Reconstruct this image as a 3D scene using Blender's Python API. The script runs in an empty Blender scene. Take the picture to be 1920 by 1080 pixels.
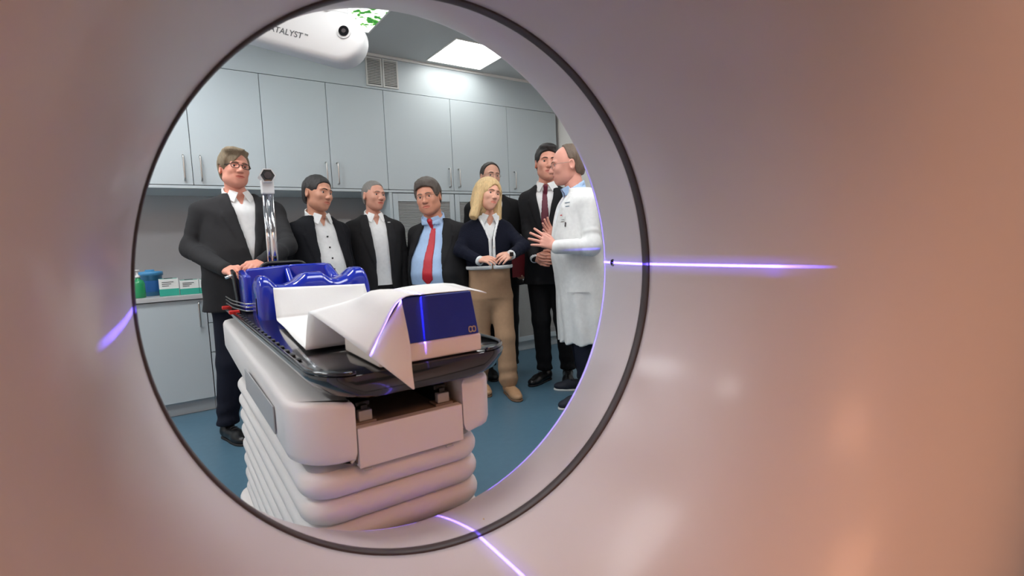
import bpy, bmesh, math, random
import numpy as np
from mathutils import Vector, Matrix
random.seed(4)
scene = bpy.context.scene
COL = scene.collection
rad = math.radians

# ------------------------------------------------------------------ camera
CAMH = 1.16
YAW, PIT, ROL = rad(34.25), rad(5.38), rad(-2.32)
FPX = 960.0
fw = Vector((math.sin(YAW)*math.cos(PIT), math.cos(YAW)*math.cos(PIT), -math.sin(PIT)))
r0 = Vector((math.cos(YAW), -math.sin(YAW), 0)); u0 = r0.cross(fw)
rt = r0*math.cos(ROL)+u0*math.sin(ROL); up = -r0*math.sin(ROL)+u0*math.cos(ROL)
CPOS = Vector((0, 0, CAMH))
cd = bpy.data.cameras.new('camera'); cam = bpy.data.objects.new('camera', cd); COL.objects.link(cam)
cd.sensor_width = 36.0; cd.lens = 36.0*FPX/1920
cd.clip_start = 0.02
cam.matrix_world = Matrix(((rt.x, up.x, -fw.x, CPOS.x), (rt.y, up.y, -fw.y, CPOS.y), (rt.z, up.z, -fw.z, CPOS.z), (0, 0, 0, 1)))
cd.dof.use_dof = True; cd.dof.focus_distance = 3.5; cd.dof.aperture_fstop = 5.0
scene.camera = cam
FH = Vector((math.sin(YAW), math.cos(YAW), 0))
def ray(x, y): return fw + rt*((x-960)/FPX) + up*((540-y)/FPX)
def at(x, y, dist):                 # point seen at a pixel, at a horizontal distance
    d = ray(x, y); return CPOS + d*(dist/d.dot(FH))
def atY(x, y, Y):
    d = ray(x, y); return CPOS + d*(Y/d.y)

# ------------------------------------------------------------------ world, exposure
w = bpy.data.worlds.new('world'); scene.world = w; w.use_nodes = True
w.node_tree.nodes['Background'].inputs[0].default_value = (.5, .52, .56, 1)
w.node_tree.nodes['Background'].inputs[1].default_value = .05
vs = scene.view_settings; vs.view_transform = 'Standard'; vs.look = 'None'; vs.gamma = 1; vs.use_curve_mapping = False
vs.exposure = 0.26
scene.display_settings.display_device = 'sRGB'
LIGHT_PANEL = 22.0        # emission of the ceiling panels, seen and added
WARM_LAMP = 7.6          # warm ceiling lamps on the scanner's service side

# ------------------------------------------------------------------ materials
def lin(c):
    return tuple(((v/255)/12.92 if v/255 <= .04045 else ((v/255+.055)/1.055)**2.4) for v in c)+(1,)
MATS = {}
def mat(name, col, rough=.5, metal=0., var=0., vscale=8., bump=0., bscale=60., coat=0., spec=.5, stretch=None, emit=None):
    if name in MATS: return MATS[name]
    m = bpy.data.materials.new(name); m.use_nodes = True; MATS[name] = m
    nt = m.node_tree; b = nt.nodes['Principled BSDF']; c = lin(col)
    b.inputs['Base Color'].default_value = c; b.inputs['Roughness'].default_value = rough
    b.inputs['Metallic'].default_value = metal; b.inputs['Specular IOR Level'].default_value = spec
    b.inputs['Coat Weight'].default_value = coat; b.inputs['Coat Roughness'].default_value = .17
    tc = nt.nodes.new('ShaderNodeTexCoord')
    src = tc.outputs['Object']
    if stretch:
        mp = nt.nodes.new('ShaderNodeMapping'); mp.inputs['Scale'].default_value = stretch
        nt.links.new(src, mp.inputs['Vector']); src = mp.outputs['Vector']
    if var:
        n = nt.nodes.new('ShaderNodeTexNoise'); n.inputs['Scale'].default_value = vscale; n.inputs['Detail'].default_value = 4
        nt.links.new(src, n.inputs['Vector'])
        mx = nt.nodes.new('ShaderNodeMix'); mx.data_type = 'RGBA'
        mx.inputs[6].default_value = tuple(v*(1-var) for v in c[:3])+(1,)
        mx.inputs[7].default_value = tuple(min(1, v*(1+var)) for v in c[:3])+(1,)
        nt.links.new(n.outputs['Fac'], mx.inputs[0]); nt.links.new(mx.outputs[2], b.inputs['Base Color'])
    if bump:
        n2 = nt.nodes.new('ShaderNodeTexNoise'); n2.inputs['Scale'].default_value = bscale; n2.inputs['Detail'].default_value = 3
        nt.links.new(src, n2.inputs['Vector'])
        bp = nt.nodes.new('ShaderNodeBump'); bp.inputs['Strength'].default_value = bump; bp.inputs['Distance'].default_value = .01
        nt.links.new(n2.outputs['Fac'], bp.inputs['Height']); nt.links.new(bp.outputs['Normal'], b.inputs['Normal'])
    if emit:
        b.inputs['Emission Color'].default_value = emit[0]+(1,); b.inputs['Emission Strength'].default_value = emit[1]
    return m
M_gantry = mat('gantry_plastic', (205, 200, 198), .3, coat=.35, bump=.02, bscale=400)
M_bore = mat('bore_plastic', (200, 193, 195), .42, spec=.4, coat=.27)
M_seam = mat('seam_dark', (62, 54, 56), .5)
M_cab = mat('cabinet_laminate', (188, 199, 204), .42, var=.02, vscale=3)
M_cabside = mat('cabinet_edge', (70, 74, 78), .6)
M_niche = mat('niche_panel', (188, 190, 193), .5, var=.03)
M_work = mat('worktop_laminate', (186, 187, 188), .35, var=.03, vscale=40)
M_steel = mat('brushed_steel', (190, 190, 188), .28, metal=1.)
M_chrome = mat('chrome', (225, 225, 228), .08, metal=1.)
M_wall = mat('white_paint', (238, 237, 233), .7, bump=.05, bscale=150)
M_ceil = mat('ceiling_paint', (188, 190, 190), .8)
M_floor = mat('blue_vinyl', (84, 118, 138), .34, var=.1, vscale=25, bump=.02, bscale=200)
M_couch = mat('couch_plastic', (226, 222, 220), .38)
M_bellow = mat('bellows_rubber', (222, 219, 217), .5)
M_couchgrey = mat('couch_grey', (168, 168, 170), .4)
M_recess = mat('couch_recess', (120, 108, 98), .55)
M_black = mat('black_plastic', (14, 14, 16), .35)
M_carbon = mat('carbon_board', (16, 16, 20), .06, coat=.6)
M_blue = mat('blue_moulding', (22, 44, 172), .14, coat=.5)
M_phblue = mat('phantom_blue', (18, 42, 148), .5, bump=.1, bscale=300)
M_phwhite = mat('phantom_white', (238, 226, 214), .5)
M_paper = mat('paper', (236, 234, 232), .8, bump=.05, bscale=30)
M_red = mat('red_clip', (196, 34, 28), .4)
M_white = mat('white_plastic', (224, 226, 226), .4)
M_lens = mat('lens_black', (6, 6, 8), .1, coat=.5)
M_text = mat('print_grey', (90, 95, 98), .6)
M_gold = mat('gold_print', (190, 168, 140), .5)

def emis(name, col, s):
    m = bpy.data.materials.new(name); m.use_nodes = True; nt = m.node_tree
    for n in list(nt.nodes):
        if n.type != 'OUTPUT_MATERIAL': nt.nodes.remove(n)
    e = nt.nodes.new('ShaderNodeEmission'); e.inputs[0].default_value = col+(1,); e.inputs[1].default_value = s
    nt.links.new(e.outputs[0], nt.nodes['Material Output'].inputs[0]); return m
M_light = emis('light_panel', (.97, .99, 1), LIGHT_PANEL)
M_lightdim = emis('light_panel_dimmed', (1, .99, .95), LIGHT_PANEL*.3)
M_lighthalf = emis('light_panel_long', (.97, .99, 1), LIGHT_PANEL*.42)
M_warm = emis('warm_panel', (1, .46, .25), WARM_LAMP)

# ------------------------------------------------------------------ object helpers
def tag(o, label=None, cat=None, group=None, kind=None):
    if label: o['label'] = label
    if cat: o['category'] = cat
    if group: o['group'] = group
    if kind: o['kind'] = kind
    return o
def empty(name, loc=(0, 0, 0), rz=0):
    o = bpy.data.objects.new(name, None); COL.objects.link(o); o.location = loc; o.rotation_euler = (0, 0, rz)
    o.empty_display_size = .1; return o
def mesh_obj(name, verts, faces, m, parent=None, smooth=False, mats=None):
    me = bpy.data.meshes.new(name); me.from_pydata([tuple(v) for v in verts], [], [tuple(f) for f in faces]); me.update()
    for mm in (mats or [m]): me.materials.append(mm)
    if smooth: me.polygons.foreach_set('use_smooth', [True]*len(me.polygons))
    o = bpy.data.objects.new(name, me); COL.objects.link(o); o.parent = parent; return o
def bm_obj(name, bm, m, parent=None, smooth=False):
    me = bpy.data.meshes.new(name); bm.normal_update(); bm.to_mesh(me); bm.free(); me.materials.append(m)
    if smooth: me.polygons.foreach_set('use_smooth', [True]*len(me.polygons))
    o = bpy.data.objects.new(name, me); COL.objects.link(o); o.parent = parent; return o
def add_box(bm, x0, x1, y0, y1, z0, z1, bev=0, seg=2):
    r = bmesh.ops.create_cube(bm, size=1); vs_ = r['verts']
    for v in vs_: v.co = Vector(((x0+x1)/2+v.co.x*(x1-x0), (y0+y1)/2+v.co.y*(y1-y0), (z0+z1)/2+v.co.z*(z1-z0)))
    if bev:
        es = list({e for v in vs_ for e in v.link_edges})
        bmesh.ops.bevel(bm, geom=es, offset=bev, segments=seg, affect='EDGES', profile=.5)
def box(name, x0, x1, y0, y1, z0, z1, m, parent=None, bev=0, seg=2, smooth=False):
    bm = bmesh.new(); add_box(bm, x0, x1, y0, y1, z0, z1, bev, seg); return bm_obj(name, bm, m, parent, smooth)
def tube_geo(pts, r, n=10, cap=True):
    pts = [Vector(p) for p in pts]; V = []; Fc = []; prev = None
    for i, p in enumerate(pts):
        t = (pts[min(i+1, len(pts)-1)]-pts[max(i-1, 0)]).normalized()
        if prev is None:
            a = t.orthogonal().normalized()
        else:
            a = (prev-t*prev.dot(t)).normalized()
        prev = a; b = t.cross(a); rr = r[i] if isinstance(r, (list, tuple)) else r
        for k in range(n):
            g = 2*math.pi*k/n; V.append(p+a*(rr*math.cos(g))+b*(rr*math.sin(g)))
    for i in range(len(pts)-1):
        for k in range(n):
            Fc.append((i*n+k, i*n+(k+1) % n, (i+1)*n+(k+1) % n, (i+1)*n+k))
    if cap:
        Fc.append(tuple(range(n))[::-1]); Fc.append(tuple((len(pts)-1)*n+k for k in range(n)))
    return V, Fc
def tube(name, pts, r, m, parent=None, n=10):
    V, Fc = tube_geo(pts, r, n); return mesh_obj(name, V, Fc, m, parent, True)
def arc_pts(pts, rr, seg=5):       # polyline with rounded corners
    pts = [Vector(p) for p in pts]; out = [pts[0]]
    for i in range(1, len(pts)-1):
        p = pts[i]; a = (pts[i-1]-p); b = (pts[i+1]-p); q = min(rr, a.length*.45, b.length*.45)
        A = p+a.normalized()*q; B = p+b.normalized()*q
        for k in range(seg+1):
            t = k/seg; out.append(A*(1-t)**2+p*2*t*(1-t)+B*t*t)
    out.append(pts[-1]); return out
def loft_rings(name, rings, m, parent=None, smooth=True, caps=(True, True)):
    n = len(rings[0]); V = [p for r_ in rings for p in r_]; Fc = []
    for i in range(len(rings)-1):
        for k in range(n):
            Fc.append((i*n+k, i*n+(k+1) % n, (i+1)*n+(k+1) % n, (i+1)*n+k))
    if caps[0]: Fc.append(tuple(range(n))[::-1])
    if caps[1]: Fc.append(tuple((len(rings)-1)*n+k for k in range(n)))
    return mesh_obj(name, V, Fc, m, parent, smooth)
def rrect(x0, x1, y0, y1, r, n=6):  # rounded rectangle, counter-clockwise
    out = []
    for cx, cy, a0 in ((x1-r, y1-r, 0), (x0+r, y1-r, 90), (x0+r, y0+r, 180), (x1-r, y0+r, 270)):
        for k in range(n+1):
            a = rad(a0+90*k/n); out.append((cx+r*math.cos(a), cy+r*math.sin(a)))
    return out
def smooth_angle(o, deg=35):
    me = o.data; me.polygons.foreach_set('use_smooth', [True]*len(me.polygons))
    me.set_sharp_from_angle(angle=rad(deg)); return o
def text_mesh(name, s, size, m, parent, mw):
    c = bpy.data.curves.new(name, 'FONT'); c.body = s; c.size = size; c.extrude = .0008; c.align_x = 'LEFT'
    t = bpy.data.objects.new(name, c); COL.objects.link(t)
    dg = bpy.context.evaluated_depsgraph_get(); me = bpy.data.meshes.new_from_object(t.evaluated_get(dg))
    bpy.data.objects.remove(t); bpy.data.curves.remove(c)
    me.transform(mw); me.materials.clear(); me.materials.append(m)
    o = bpy.data.objects.new(name, me); COL.objects.link(o); o.parent = parent; return o

# ------------------------------------------------------------------ room
W = 4.279; CZ = 2.75; XR = 3.60; XL = -2.6; YB = -3.0; YN = W+.58
def struct(o): o['kind'] = 'structure'; return o
struct(box('floor', XL-.1, XR+.1, YB-.1, YN+.1, -.1, 0, M_floor))
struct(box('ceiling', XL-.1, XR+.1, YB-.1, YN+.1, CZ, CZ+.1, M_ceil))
struct(box('wall_back', XL-.1, XR+.1, YN, YN+.1, 0, CZ, M_niche))
struct(box('wall_right', XR, XR+.1, YB, YN, 0, CZ, M_wall))
struct(box('wall_left', XL-.1, XL, YB, YN, 0, CZ, M_wall))
struct(box('wall_front', XL-.1, XR+.1, YB-.1, YB, 0, CZ, M_wall))
struct(box('trim_1', -1.0, XR, W-.012, W+.01, CZ-.022, CZ-.0005, M_wall))

# ------------------------------------------------------------------ cabinets
SX = [-1.20, -.72, -.245, .238, .713, 1.196, 1.671, 2.305, 2.930, 3.558]
Z0, Z1 = 1.633, 2.465
def handle(parent, x, z0, z1, y=W):
    V = []; pts = arc_pts([(x, y, z1), (x, y-.034, z1), (x, y-.034, z0), (x, y, z0)], .02, 4)
    return tube('handle', pts, .0062, M_steel, parent, 10)
def door(parent, x0, x1, z0, z1, hx=None, hz=None, name='door', y=W):
    g = .002
    d = box(name, x0+g, x1-g, y-.001, y+.018, z0+g, z1-g, M_cab, parent, bev=.0012, seg=1)
    if hx is not None: handle(d, hx, hz[0], hz[1], y)
    return d
HZ = (1.668, 1.835)
def upper(name, i0, i1, hs, label):
    x0, x1 = SX[i0], SX[i1]
    e = empty(name, (0, 0, 0)); tag(e, label, 'cabinet', 'wall cupboards in a row')
    box('body', x0+.001, x1-.001, W+.021, YN-.002, Z0-.02, Z1+.005, M_cabside, e)
    box('bottom_panel', x0+.001, x1-.001, W+.004, YN-.004, Z0-.022, Z0-.0205, M_cab, e)
    box('light_rail', x0+.001, x1-.001, W+.001, W+.018, Z0-.022, Z0-.002, M_cab, e)
    for k in range(i0, i1): door(e, SX[k], SX[k+1], Z0, Z1, hs.get(k), HZ)
    return e
upper('wall_cupboard', 0, 2, {0: -.77, 1: -.67}, 'grey wall cupboard furthest left, hidden behind the scanner rim')
upper('wall_cupboard', 2, 4, {2: .188, 3: .290}, 'grey two-door wall cupboard above the man with dark-rimmed glasses')
upper('wall_cupboard', 4, 6, {4: 1.155, 5: 1.245}, 'grey two-door wall cupboard with handles above the dark-haired man in open shirt')
upper('wall_cupboard', 6, 8, {6: 2.262, 7: 2.360}, 'grey two-door cupboard to the right of the vent, above louvred doors')
upper('wall_cupboard', 8, 9, {8: 2.995}, 'single-door grey cupboard beside the white wall on the right')
struct(box('trim_2', SX[0], SX[9], W+.002, W+.022, Z1+.003, CZ-.023, M_cab))
# tall louvred cupboards below the right-hand wall cupboards
M_slat = mat('louvre_slat', (176, 178, 178), .5)
def tall(x0, x1, label):
    e = empty('louvred_cupboard', (0, 0, 0)); tag(e, label, 'cabinet', 'louvred cupboards')
    box('body', x0+.001, x1-.001, W+.03, YN-.002, .102, Z0-.024, M_cabside, e)
    for (a, b) in ((.105, .80), (.806, Z0-.03)):
        d = empty('door'); d.parent = e
        fwid = .05
        bm = bmesh.new()
        add_box(bm, x0+.003, x0+fwid, W, W+.02, a, b, .0015, 1); add_box(bm, x1-fwid, x1-.003, W, W+.02, a, b, .0015, 1)
        add_box(bm, x0+fwid, x1-fwid, W, W+.02, b-.07, b, .0015, 1); add_box(bm, x0+fwid, x1-fwid, W, W+.02, a, a+.05, .0015, 1)
        bm_obj('door_frame', bm, M_cab, d)
        bm = bmesh.new(); z = a+.052
        while z < b-.074:
            V = [bm.verts.new(p) for p in ((x0+fwid, W+.018, z+.013), (x1-fwid, W+.018, z+.013), (x1-fwid, W+.004, z), (x0+fwid, W+.004, z), (x0+fwid, W+.007, z-.002), (x1-fwid, W+.007, z-.002))]
            bm.faces.new((V[0], V[1], V[2], V[3])); bm.faces.new((V[3], V[2], V[5], V[4])); z += .0135
        s = bm_obj('slats', bm, M_slat, d); s['kind'] = 'stuff'
    box('plinth', x0, x1, W+.05, W+.06, .001, .10, M_cab, e)
tall(1.70, 2.305, 'grey louvred cupboard behind the man with the bright red tie')
tall(2.307, 2.930, 'grey louvred cupboard behind the blonde woman')
tall(2.932, 3.558, 'grey louvred cupboard nearest the white wall on the right')
sp = box('end_board', 1.673, 1.698, W, YN-.002, .001, Z0-.024, M_cab)
tag(sp, 'upright grey end panel between the dark niche and the louvred doors', 'panel')
# base units and worktop
def base_unit(x0, x1, label, kind, hx=None):
    e = empty('base_cabinet'); tag(e, label, 'cabinet', 'base cabinets under the worktop')
    box('body', x0+.001, x1-.001, W+.021, YN-.002, .10, .83, M_cabside, e)
    box('plinth', x0, x1, W+.05, W+.06, .001, .099, M_cab, e)
    if kind == 'door':
        door(e, x0, x1, .102, .828, hx, (.634, .806))
    else:
        for a, b in ((.102, .432), (.434, .648), (.650, .828)):
            d = door(e, x0, x1, a, b, name='drawer')
            tube('handle', arc_pts([((x0+x1)/2-.08, W, b-.04), ((x0+x1)/2-.08, W-.03, b-.04), ((x0+x1)/2+.08, W-.03, b-.04), ((x0+x1)/2+.08, W, b-.04)], .02, 4), .006, M_steel, d)
base_unit(-1.0, -.345, 'grey base cabinet furthest left, hidden behind the scanner rim', 'door', -.40)
base_unit(-.343, .243, 'grey base cabinet with one upright chrome handle below the green boxes', 'door', .195)
base_unit(.245, .95, 'grey drawer unit behind the legs of the man with dark-rimmed glasses', 'drawer')
base_unit(.952, 1.671, 'grey drawer unit hidden behind the two men in open white shirts', 'drawer')
tag(box('worktop', -1.0, 1.672, W-.02, YN-.002, .832, .862, M_work, bev=.002), 'long light grey worktop in the niche under the wall cupboards', 'worktop')
WT = .8622

# things on the worktop
def cyl_rings(cx, cy, prof, n=24):
    return [[(cx+r*math.cos(2*math.pi*k/n), cy+r*math.sin(2*math.pi*k/n), z) for k in range(n)] for r, z in prof]
p = atY(285, 520, W+.26)
M_tub = mat('blue_tub', (62, 130, 176), .3); M_tublid = mat('blue_lid', (70, 140, 190), .35)
e = empty('wipe_tub', (p.x-.01, W+.26, WT)); tag(e, 'round blue plastic tub with a ribbed lid on the worktop', 'tub')
loft_rings('bucket', cyl_rings(0, 0, [(.06, 0), (.065, .004), (.072, .15), (.076, .152)], 28), M_tub, e)
loft_rings('lid', cyl_rings(0, 0, [(.079, .145), (.079, .168), (.074, .174), (.03, .176), (.028, .186), (.024, .188)], 28), M_tublid, e)
loft_rings('label_band', cyl_rings(0, 0, [(.0668, .03), (.0718, .11)], 28), mat('tub_label', (40, 96, 160), .4), e, caps=(False, False))
p2 = atY(263, 530, W+.1)
e = empty('soap_bottle', (p2.x-.012, W+.10, WT)); tag(e, 'green bottle half hidden by the scanner rim, left of the blue tub', 'bottle')
loft_rings('bottle', cyl_rings(0, 0, [(.034, 0), (.038, .004), (.038, .10), (.03, .12), (.014, .128), (.014, .14)], 24), mat('green_plastic', (40, 150, 96), .3), e)
loft_rings('pump', cyl_rings(0, 0, [(.016, .14), (.016, .155), (.006, .157), (.006, .185), (.014, .187), (.014, .195)], 16), M_white, e)
M_teal = mat('teal_card', (48, 165, 145), .5); M_card = mat('white_card', (222, 226, 224), .5)
def carton(px0, px1, ytop, label, y=W+.07, dep=.11):
    a = atY(px0, 545, y); b = atY(px1, 545, y); t = atY((px0+px1)/2, ytop, y)
    e = empty('glove_box', ((a.x+b.x)/2, y, WT)); tag(e, label, 'box', 'green and white glove boxes')
    wd = (b.x-a.x)/2; h = t.z-WT
    box('carton', -wd, wd, 0, dep, 0, h, M_card, e, bev=.001, seg=1)
    bm = bmesh.new(); add_box(bm, -wd-.0006, wd+.0006, -.0006, dep+.0006, .0005, h*.42); bm_obj('green_band', bm, M_teal, e)
    box('top_flap', -wd*.9, wd*.9, .01, dep-.01, h, h+.0008, M_teal, e)
    box('opening', -wd*.45, wd*.45, .03, dep-.03, h+.0008, h+.004, mat('glove_dark', (60, 62, 66), .6), e, bev=.001, seg=1)
    bm = bmesh.new()
    for k in range(3): add_box(bm, -wd*.7, wd*(.5-.25*k), -.0012, -.0004, h*(.82-.11*k)-.003, h*(.82-.11*k)+.002)
    bm_obj('print', bm, M_text, e)
carton(299, 336, 523, 'glove box with a green lower half, next to the blue tub')
carton(338, 374, 525, 'glove box in the middle of the three on the worktop')
carton(375, 410, 523, 'glove box partly hidden by the dark suit jacket')
q = atY(643, 425, YN-.01)
e = empty('wall_dispenser', (q.x, YN, q.z-.13)); tag(e, 'small white dispenser on the niche wall between two men in open shirts', 'dispenser')
box('housing', -.06, .06, -.09, -.002, 0, .2, M_white, e, bev=.012, seg=3); box('slot', -.04, .04, -.092, -.088, .012, .02, M_seam, e)

# ------------------------------------------------------------------ vents in the fascia
M_vent = mat('vent_metal', (206, 207, 204), .45)
def vent(x0, x1, label):
    z0, z1 = 2.487, 2.720
    e = empty('vent_grille', (0, 0, 0)); tag(e, label, 'vent', 'vent grilles below the ceiling')
    bm = bmesh.new(); y0, y1 = W-.010, W+.003; fr = .013
    add_box(bm, x0, x0+fr, y0, y1, z0, z1); add_box(bm, x1-fr, x1, y0, y1, z0, z1)
    add_box(bm, x0+fr, x1-fr, y0, y1, z0, z0+fr); add_box(bm, x0+fr, x1-fr, y0, y1, z1-fr, z1)
    bm_obj('frame', bm, M_vent, e)
    box('back_plate', x0+fr, x1-fr, W-.0006, W+.001, z0+fr, z1-fr, mat('vent_dark', (92, 94, 95), .7), e)
    me = None; n = 15
    for k in range(n):
        z = z0+fr+.004+(z1-z0-2*fr-.008)*(k+.5)/n
        if me is None:
            s = mesh_obj('slat', [(x0+fr, W-.0095, z), (x1-fr, W-.0095, z), (x1-fr, W-.001, z+.009), (x0+fr, W-.001, z+.009), (x0+fr, W-.0088, z-.002), (x1-fr, W-.0088, z-.002)], [(0, 1, 2, 3), (1, 0, 4, 5)], M_vent, e); me = s.data; zz = z
        else:
            s = bpy.data.objects.new('slat', me); COL.objects.link(s); s.parent = e; s.location.z = z-zz
vent(1.533, 1.672, 'left half of the white slatted vent under the ceiling')
vent(1.678, 1.815, 'right half of the white slatted vent under the ceiling')

# ------------------------------------------------------------------ ceiling panels
def panel(x0, y0, m, label, cat, name, group=None, sx=.53, sy=.53):
    e = empty(name, (x0, y0, CZ)); tag(e, label, cat, group)
    bm = bmesh.new(); t = .012; z0, z1 = -.006, -.0005
    add_box(bm, -t, 0, -t, sy+t, z0, z1); add_box(bm, sx, sx+t, -t, sy+t, z0, z1); add_box(bm, 0, sx, -t, 0, z0, z1); add_box(bm, 0, sx, sy, sy+t, z0, z1)
    bm_obj('frame', bm, M_wall, e)
    box('diffuser', 0, sx, 0, sy, -.0045, -.001, m, e)
panel(2.065, 3.665, M_lightdim, 'bright square ceiling light above the right-hand cupboards', 'ceiling light', 'ceiling_light')
for i, (x, y, m_) in enumerate(((1.9, 1.75, M_lighthalf), (-.4, 3.05, M_light), (-1.9, 1.75, M_light), (.45, 1.6, M_lighthalf), (-1.9, 3.05, M_light))):  # unseen panels added for even room light; long ones widened to soften reflections
    panel(x, y, m_, ['long ceiling light on the right, nearer the scanner', 'square ceiling light left of the leaf panel', 'square ceiling light far left beside the scanner', 'long ceiling light over the patient couch', 'square ceiling light in the far left corner'][i], 'ceiling light', 'ceiling_light', 'room ceiling lights', sx=1.15 if m_ == M_lighthalf else .53)
for i, (x, y) in enumerate(((0.0, -1.75), (-2.0, -1.1))):
    panel(x, y, M_warm, ['warm ceiling light behind the scanner, nearer its middle', 'warm ceiling light behind the scanner on the left', 'warm ceiling light behind the scanner on the right'][i], 'ceiling light', 'ceiling_light', 'warm ceiling lights behind the scanner', sx=1.1, sy=1.1)
ml = bpy.data.materials.new('leaf_print'); ml.use_nodes = True; nt = ml.node_tree; nt.nodes.remove(nt.nodes['Principled BSDF'])
tc = nt.nodes.new('ShaderNodeTexCoord'); v = nt.nodes.new('ShaderNodeTexVoronoi'); v.inputs['Scale'].default_value = 26
n = nt.nodes.new('ShaderNodeTexNoise'); n.inputs['Scale'].default_value = 11; n.inputs['Detail'].default_value = 5
cr = nt.nodes.new('ShaderNodeValToRGB'); cr.color_ramp.elements[0].position = .44; cr.color_ramp.elements[0].color = (.03, .16, .03, 1)
cr.color_ramp.elements[1].position = .53; cr.color_ramp.elements[1].color = (.95, 1, .98, 1)
e1 = cr.color_ramp.elements.new(.49); e1.color = (.16, .42, .08, 1)
ad = nt.nodes.new('ShaderNodeMath'); ad.operation = 'MULTIPLY_ADD'; ad.inputs[1].default_value = .25
nt.links.new(tc.outputs['Object'], v.inputs['Vector']); nt.links.new(tc.outputs['Object'], n.inputs['Vector'])
nt.links.new(v.outputs['Distance'], ad.inputs[0]); nt.links.new(n.outputs['Fac'], ad.inputs[2])
sb_ = nt.nodes.new('ShaderNodeMath'); sb_.operation = 'SUBTRACT'; sb_.inputs[1].default_value = .1; nt.links.new(ad.outputs[0], sb_.inputs[0])
nt.links.new(sb_.outputs[0], cr.inputs['Fac'])
em = nt.nodes.new('ShaderNodeEmission'); em.inputs[1].default_value = 1.6; nt.links.new(cr.outputs[0], em.inputs[0]); nt.links.new(em.outputs[0], nt.nodes['Material Output'].inputs[0])
panel(.895, 3.335, ml, 'backlit ceiling panel printed with green leaves', 'ceiling panel', 'leaf_panel')

# ------------------------------------------------------------------ scanner gantry
GX, GZ, RY, RR = .527, 1.079, .951, .5636
G = empty('scanner_gantry', (GX, .2, 0)); tag(G, 'large off-white scanner gantry whose round bore frames the view', 'scanner')
def gl(p): return (p[0]-GX, p[1]-.2, p[2])
def revolve(name, prof, m, parent, n=160):
    rings = [[gl((GX+r*math.cos(2*math.pi*k/n), y, GZ+r*math.sin(2*math.pi*k/n))) for k in range(n)] for r, y in prof]
    return loft_rings(name, rings, m, parent, True, (False, False))
def cr(pts, k=6):                  # Catmull-Rom through profile points
    out = []; P = [pts[0]]+list(pts)+[pts[-1]]
    for i in range(1, len(P)-2):
        for j in range(k):
            t = j/k; a, b, c, d = P[i-1], P[i], P[i+1], P[i+2]
            out.append(tuple(.5*(2*b[q]+(c[q]-a[q])*t+(2*a[q]-5*b[q]+4*c[q]-d[q])*t*t+(3*b[q]-a[q]-3*c[q]+d[q])*t**3) for q in (0, 1)))
    out.append(pts[-1]); return out
near = [(.900, .200), (.820, .207), (.75, .235), (.69, .29), (.635, .37), (.598, .47), (.580, .585), (.5708, .75), (RR+.0042, RY-.0125)]
revolve('bore_funnel', cr(near, 8)+[(RR+.006, RY-.0115), (RR+.014, RY-.0115)], M_bore, G)
revolve('seam_ring', [(RR+.02, RY-.0122), (RR+.0015, RY-.012), (RR, RY-.0105), (RR, RY+.0095), (RR+.0015, RY+.011), (RR+.02, RY+.0112)], M_seam, G)
revolve('bore_ring', [(RR+.014, RY+.0115), (RR+.004, RY+.0115), (RR+.002, RY+.0135)]+cr([(RR+.003, RY+.0145), (.585, 1.055), (.6145, 1.155), (.632, 1.172), (.662, 1.176), (.70, 1.176)], 8), M_bore, G)
n = 160
def circ(r, y): return [gl((GX+r*math.cos(2*math.pi*k/n), y, GZ+r*math.sin(2*math.pi*k/n))) for k in range(n)]
def house(x0, x1, z0, z1, r, y):   # rounded rectangle resampled by angle about the bore
    out = []
    for k in range(n):
        a = 2*math.pi*k/n; c, s = math.cos(a), math.sin(a)
        # superellipse-like box with rounded corners
        hx = (x1-GX) if c > 0 else (GX-x0); hz = (z1-GZ) if s > 0 else (GZ-z0)
        p_ = 9.0; t = ((abs(c)/hx)**p_+(abs(s)/hz)**p_)**(-1/p_)
        out.append(gl((GX+c*t, y, GZ+s*t)))
    return out
hb = (-.65, 1.70, .02, 2.14)
def shr(d): return (hb[0]+d, hb[1]-d, hb[2]+(d if d < .02 else .0), hb[3]-d)
rings = [circ(.70, 1.176), house(*shr(.08), 0, 1.17), house(*shr(.02), 0, 1.14), house(*shr(0), 0, 1.08), house(*shr(0), 0, .31), house(*shr(.02), 0, .24), house(*shr(.09), 0, .20), circ(.900, .200)]
o = loft_rings('housing', rings[::-1], M_gantry, G, True, (False, False)); smooth_angle(o, 40)
box('foot', *[a-b for a, b in zip((-.5, 1.55), (GX, GX))], .1, .85, 0, .05, M_seam, G)
# warning sticker low on the bore ring and the laser window on its right side
def on_ring(px, py, y):            # point of the bore wall seen at a pixel
    d = ray(px, py); best = None
    for i in range(400):
        yy = RY+.01+(.2)*i/400; P_ = CPOS+d*(yy/d.y); r_ = RR+(yy-RY)*(.0514/.208)
        e_ = abs(math.hypot(P_.x-GX, P_.z-GZ)-r_)
        if best is None or e_ < best[0]: best = (e_, P_)
    return best[1]
P_ = on_ring(908, 977, 1.0); rn = Vector((GX-P_.x, 0, GZ-P_.z)).normalized(); tg = Vector((rn.z, 0, -rn.x)); yd = Vector((0, 1, 0))
if tg.x < 0: tg = -tg
Pc = P_+rn*.0012
mesh_obj('warning_sticker', [gl(Pc+tg*a+yd*b) for a, b in ((-.011, -.004), (.006, -.008), (.004, .010))], [(0, 1, 2)], mat('sticker_yellow', (200, 160, 40), .5), G)
Pc = Pc+rn*.0006
mesh_obj('warning_mark', [gl(Pc+tg*a+yd*b) for a, b in ((-.004, -.003), (.003, -.005), (.002, .005))], [(0, 1, 2)], mat('sticker_dark', (120, 60, 20), .5), G)
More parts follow.
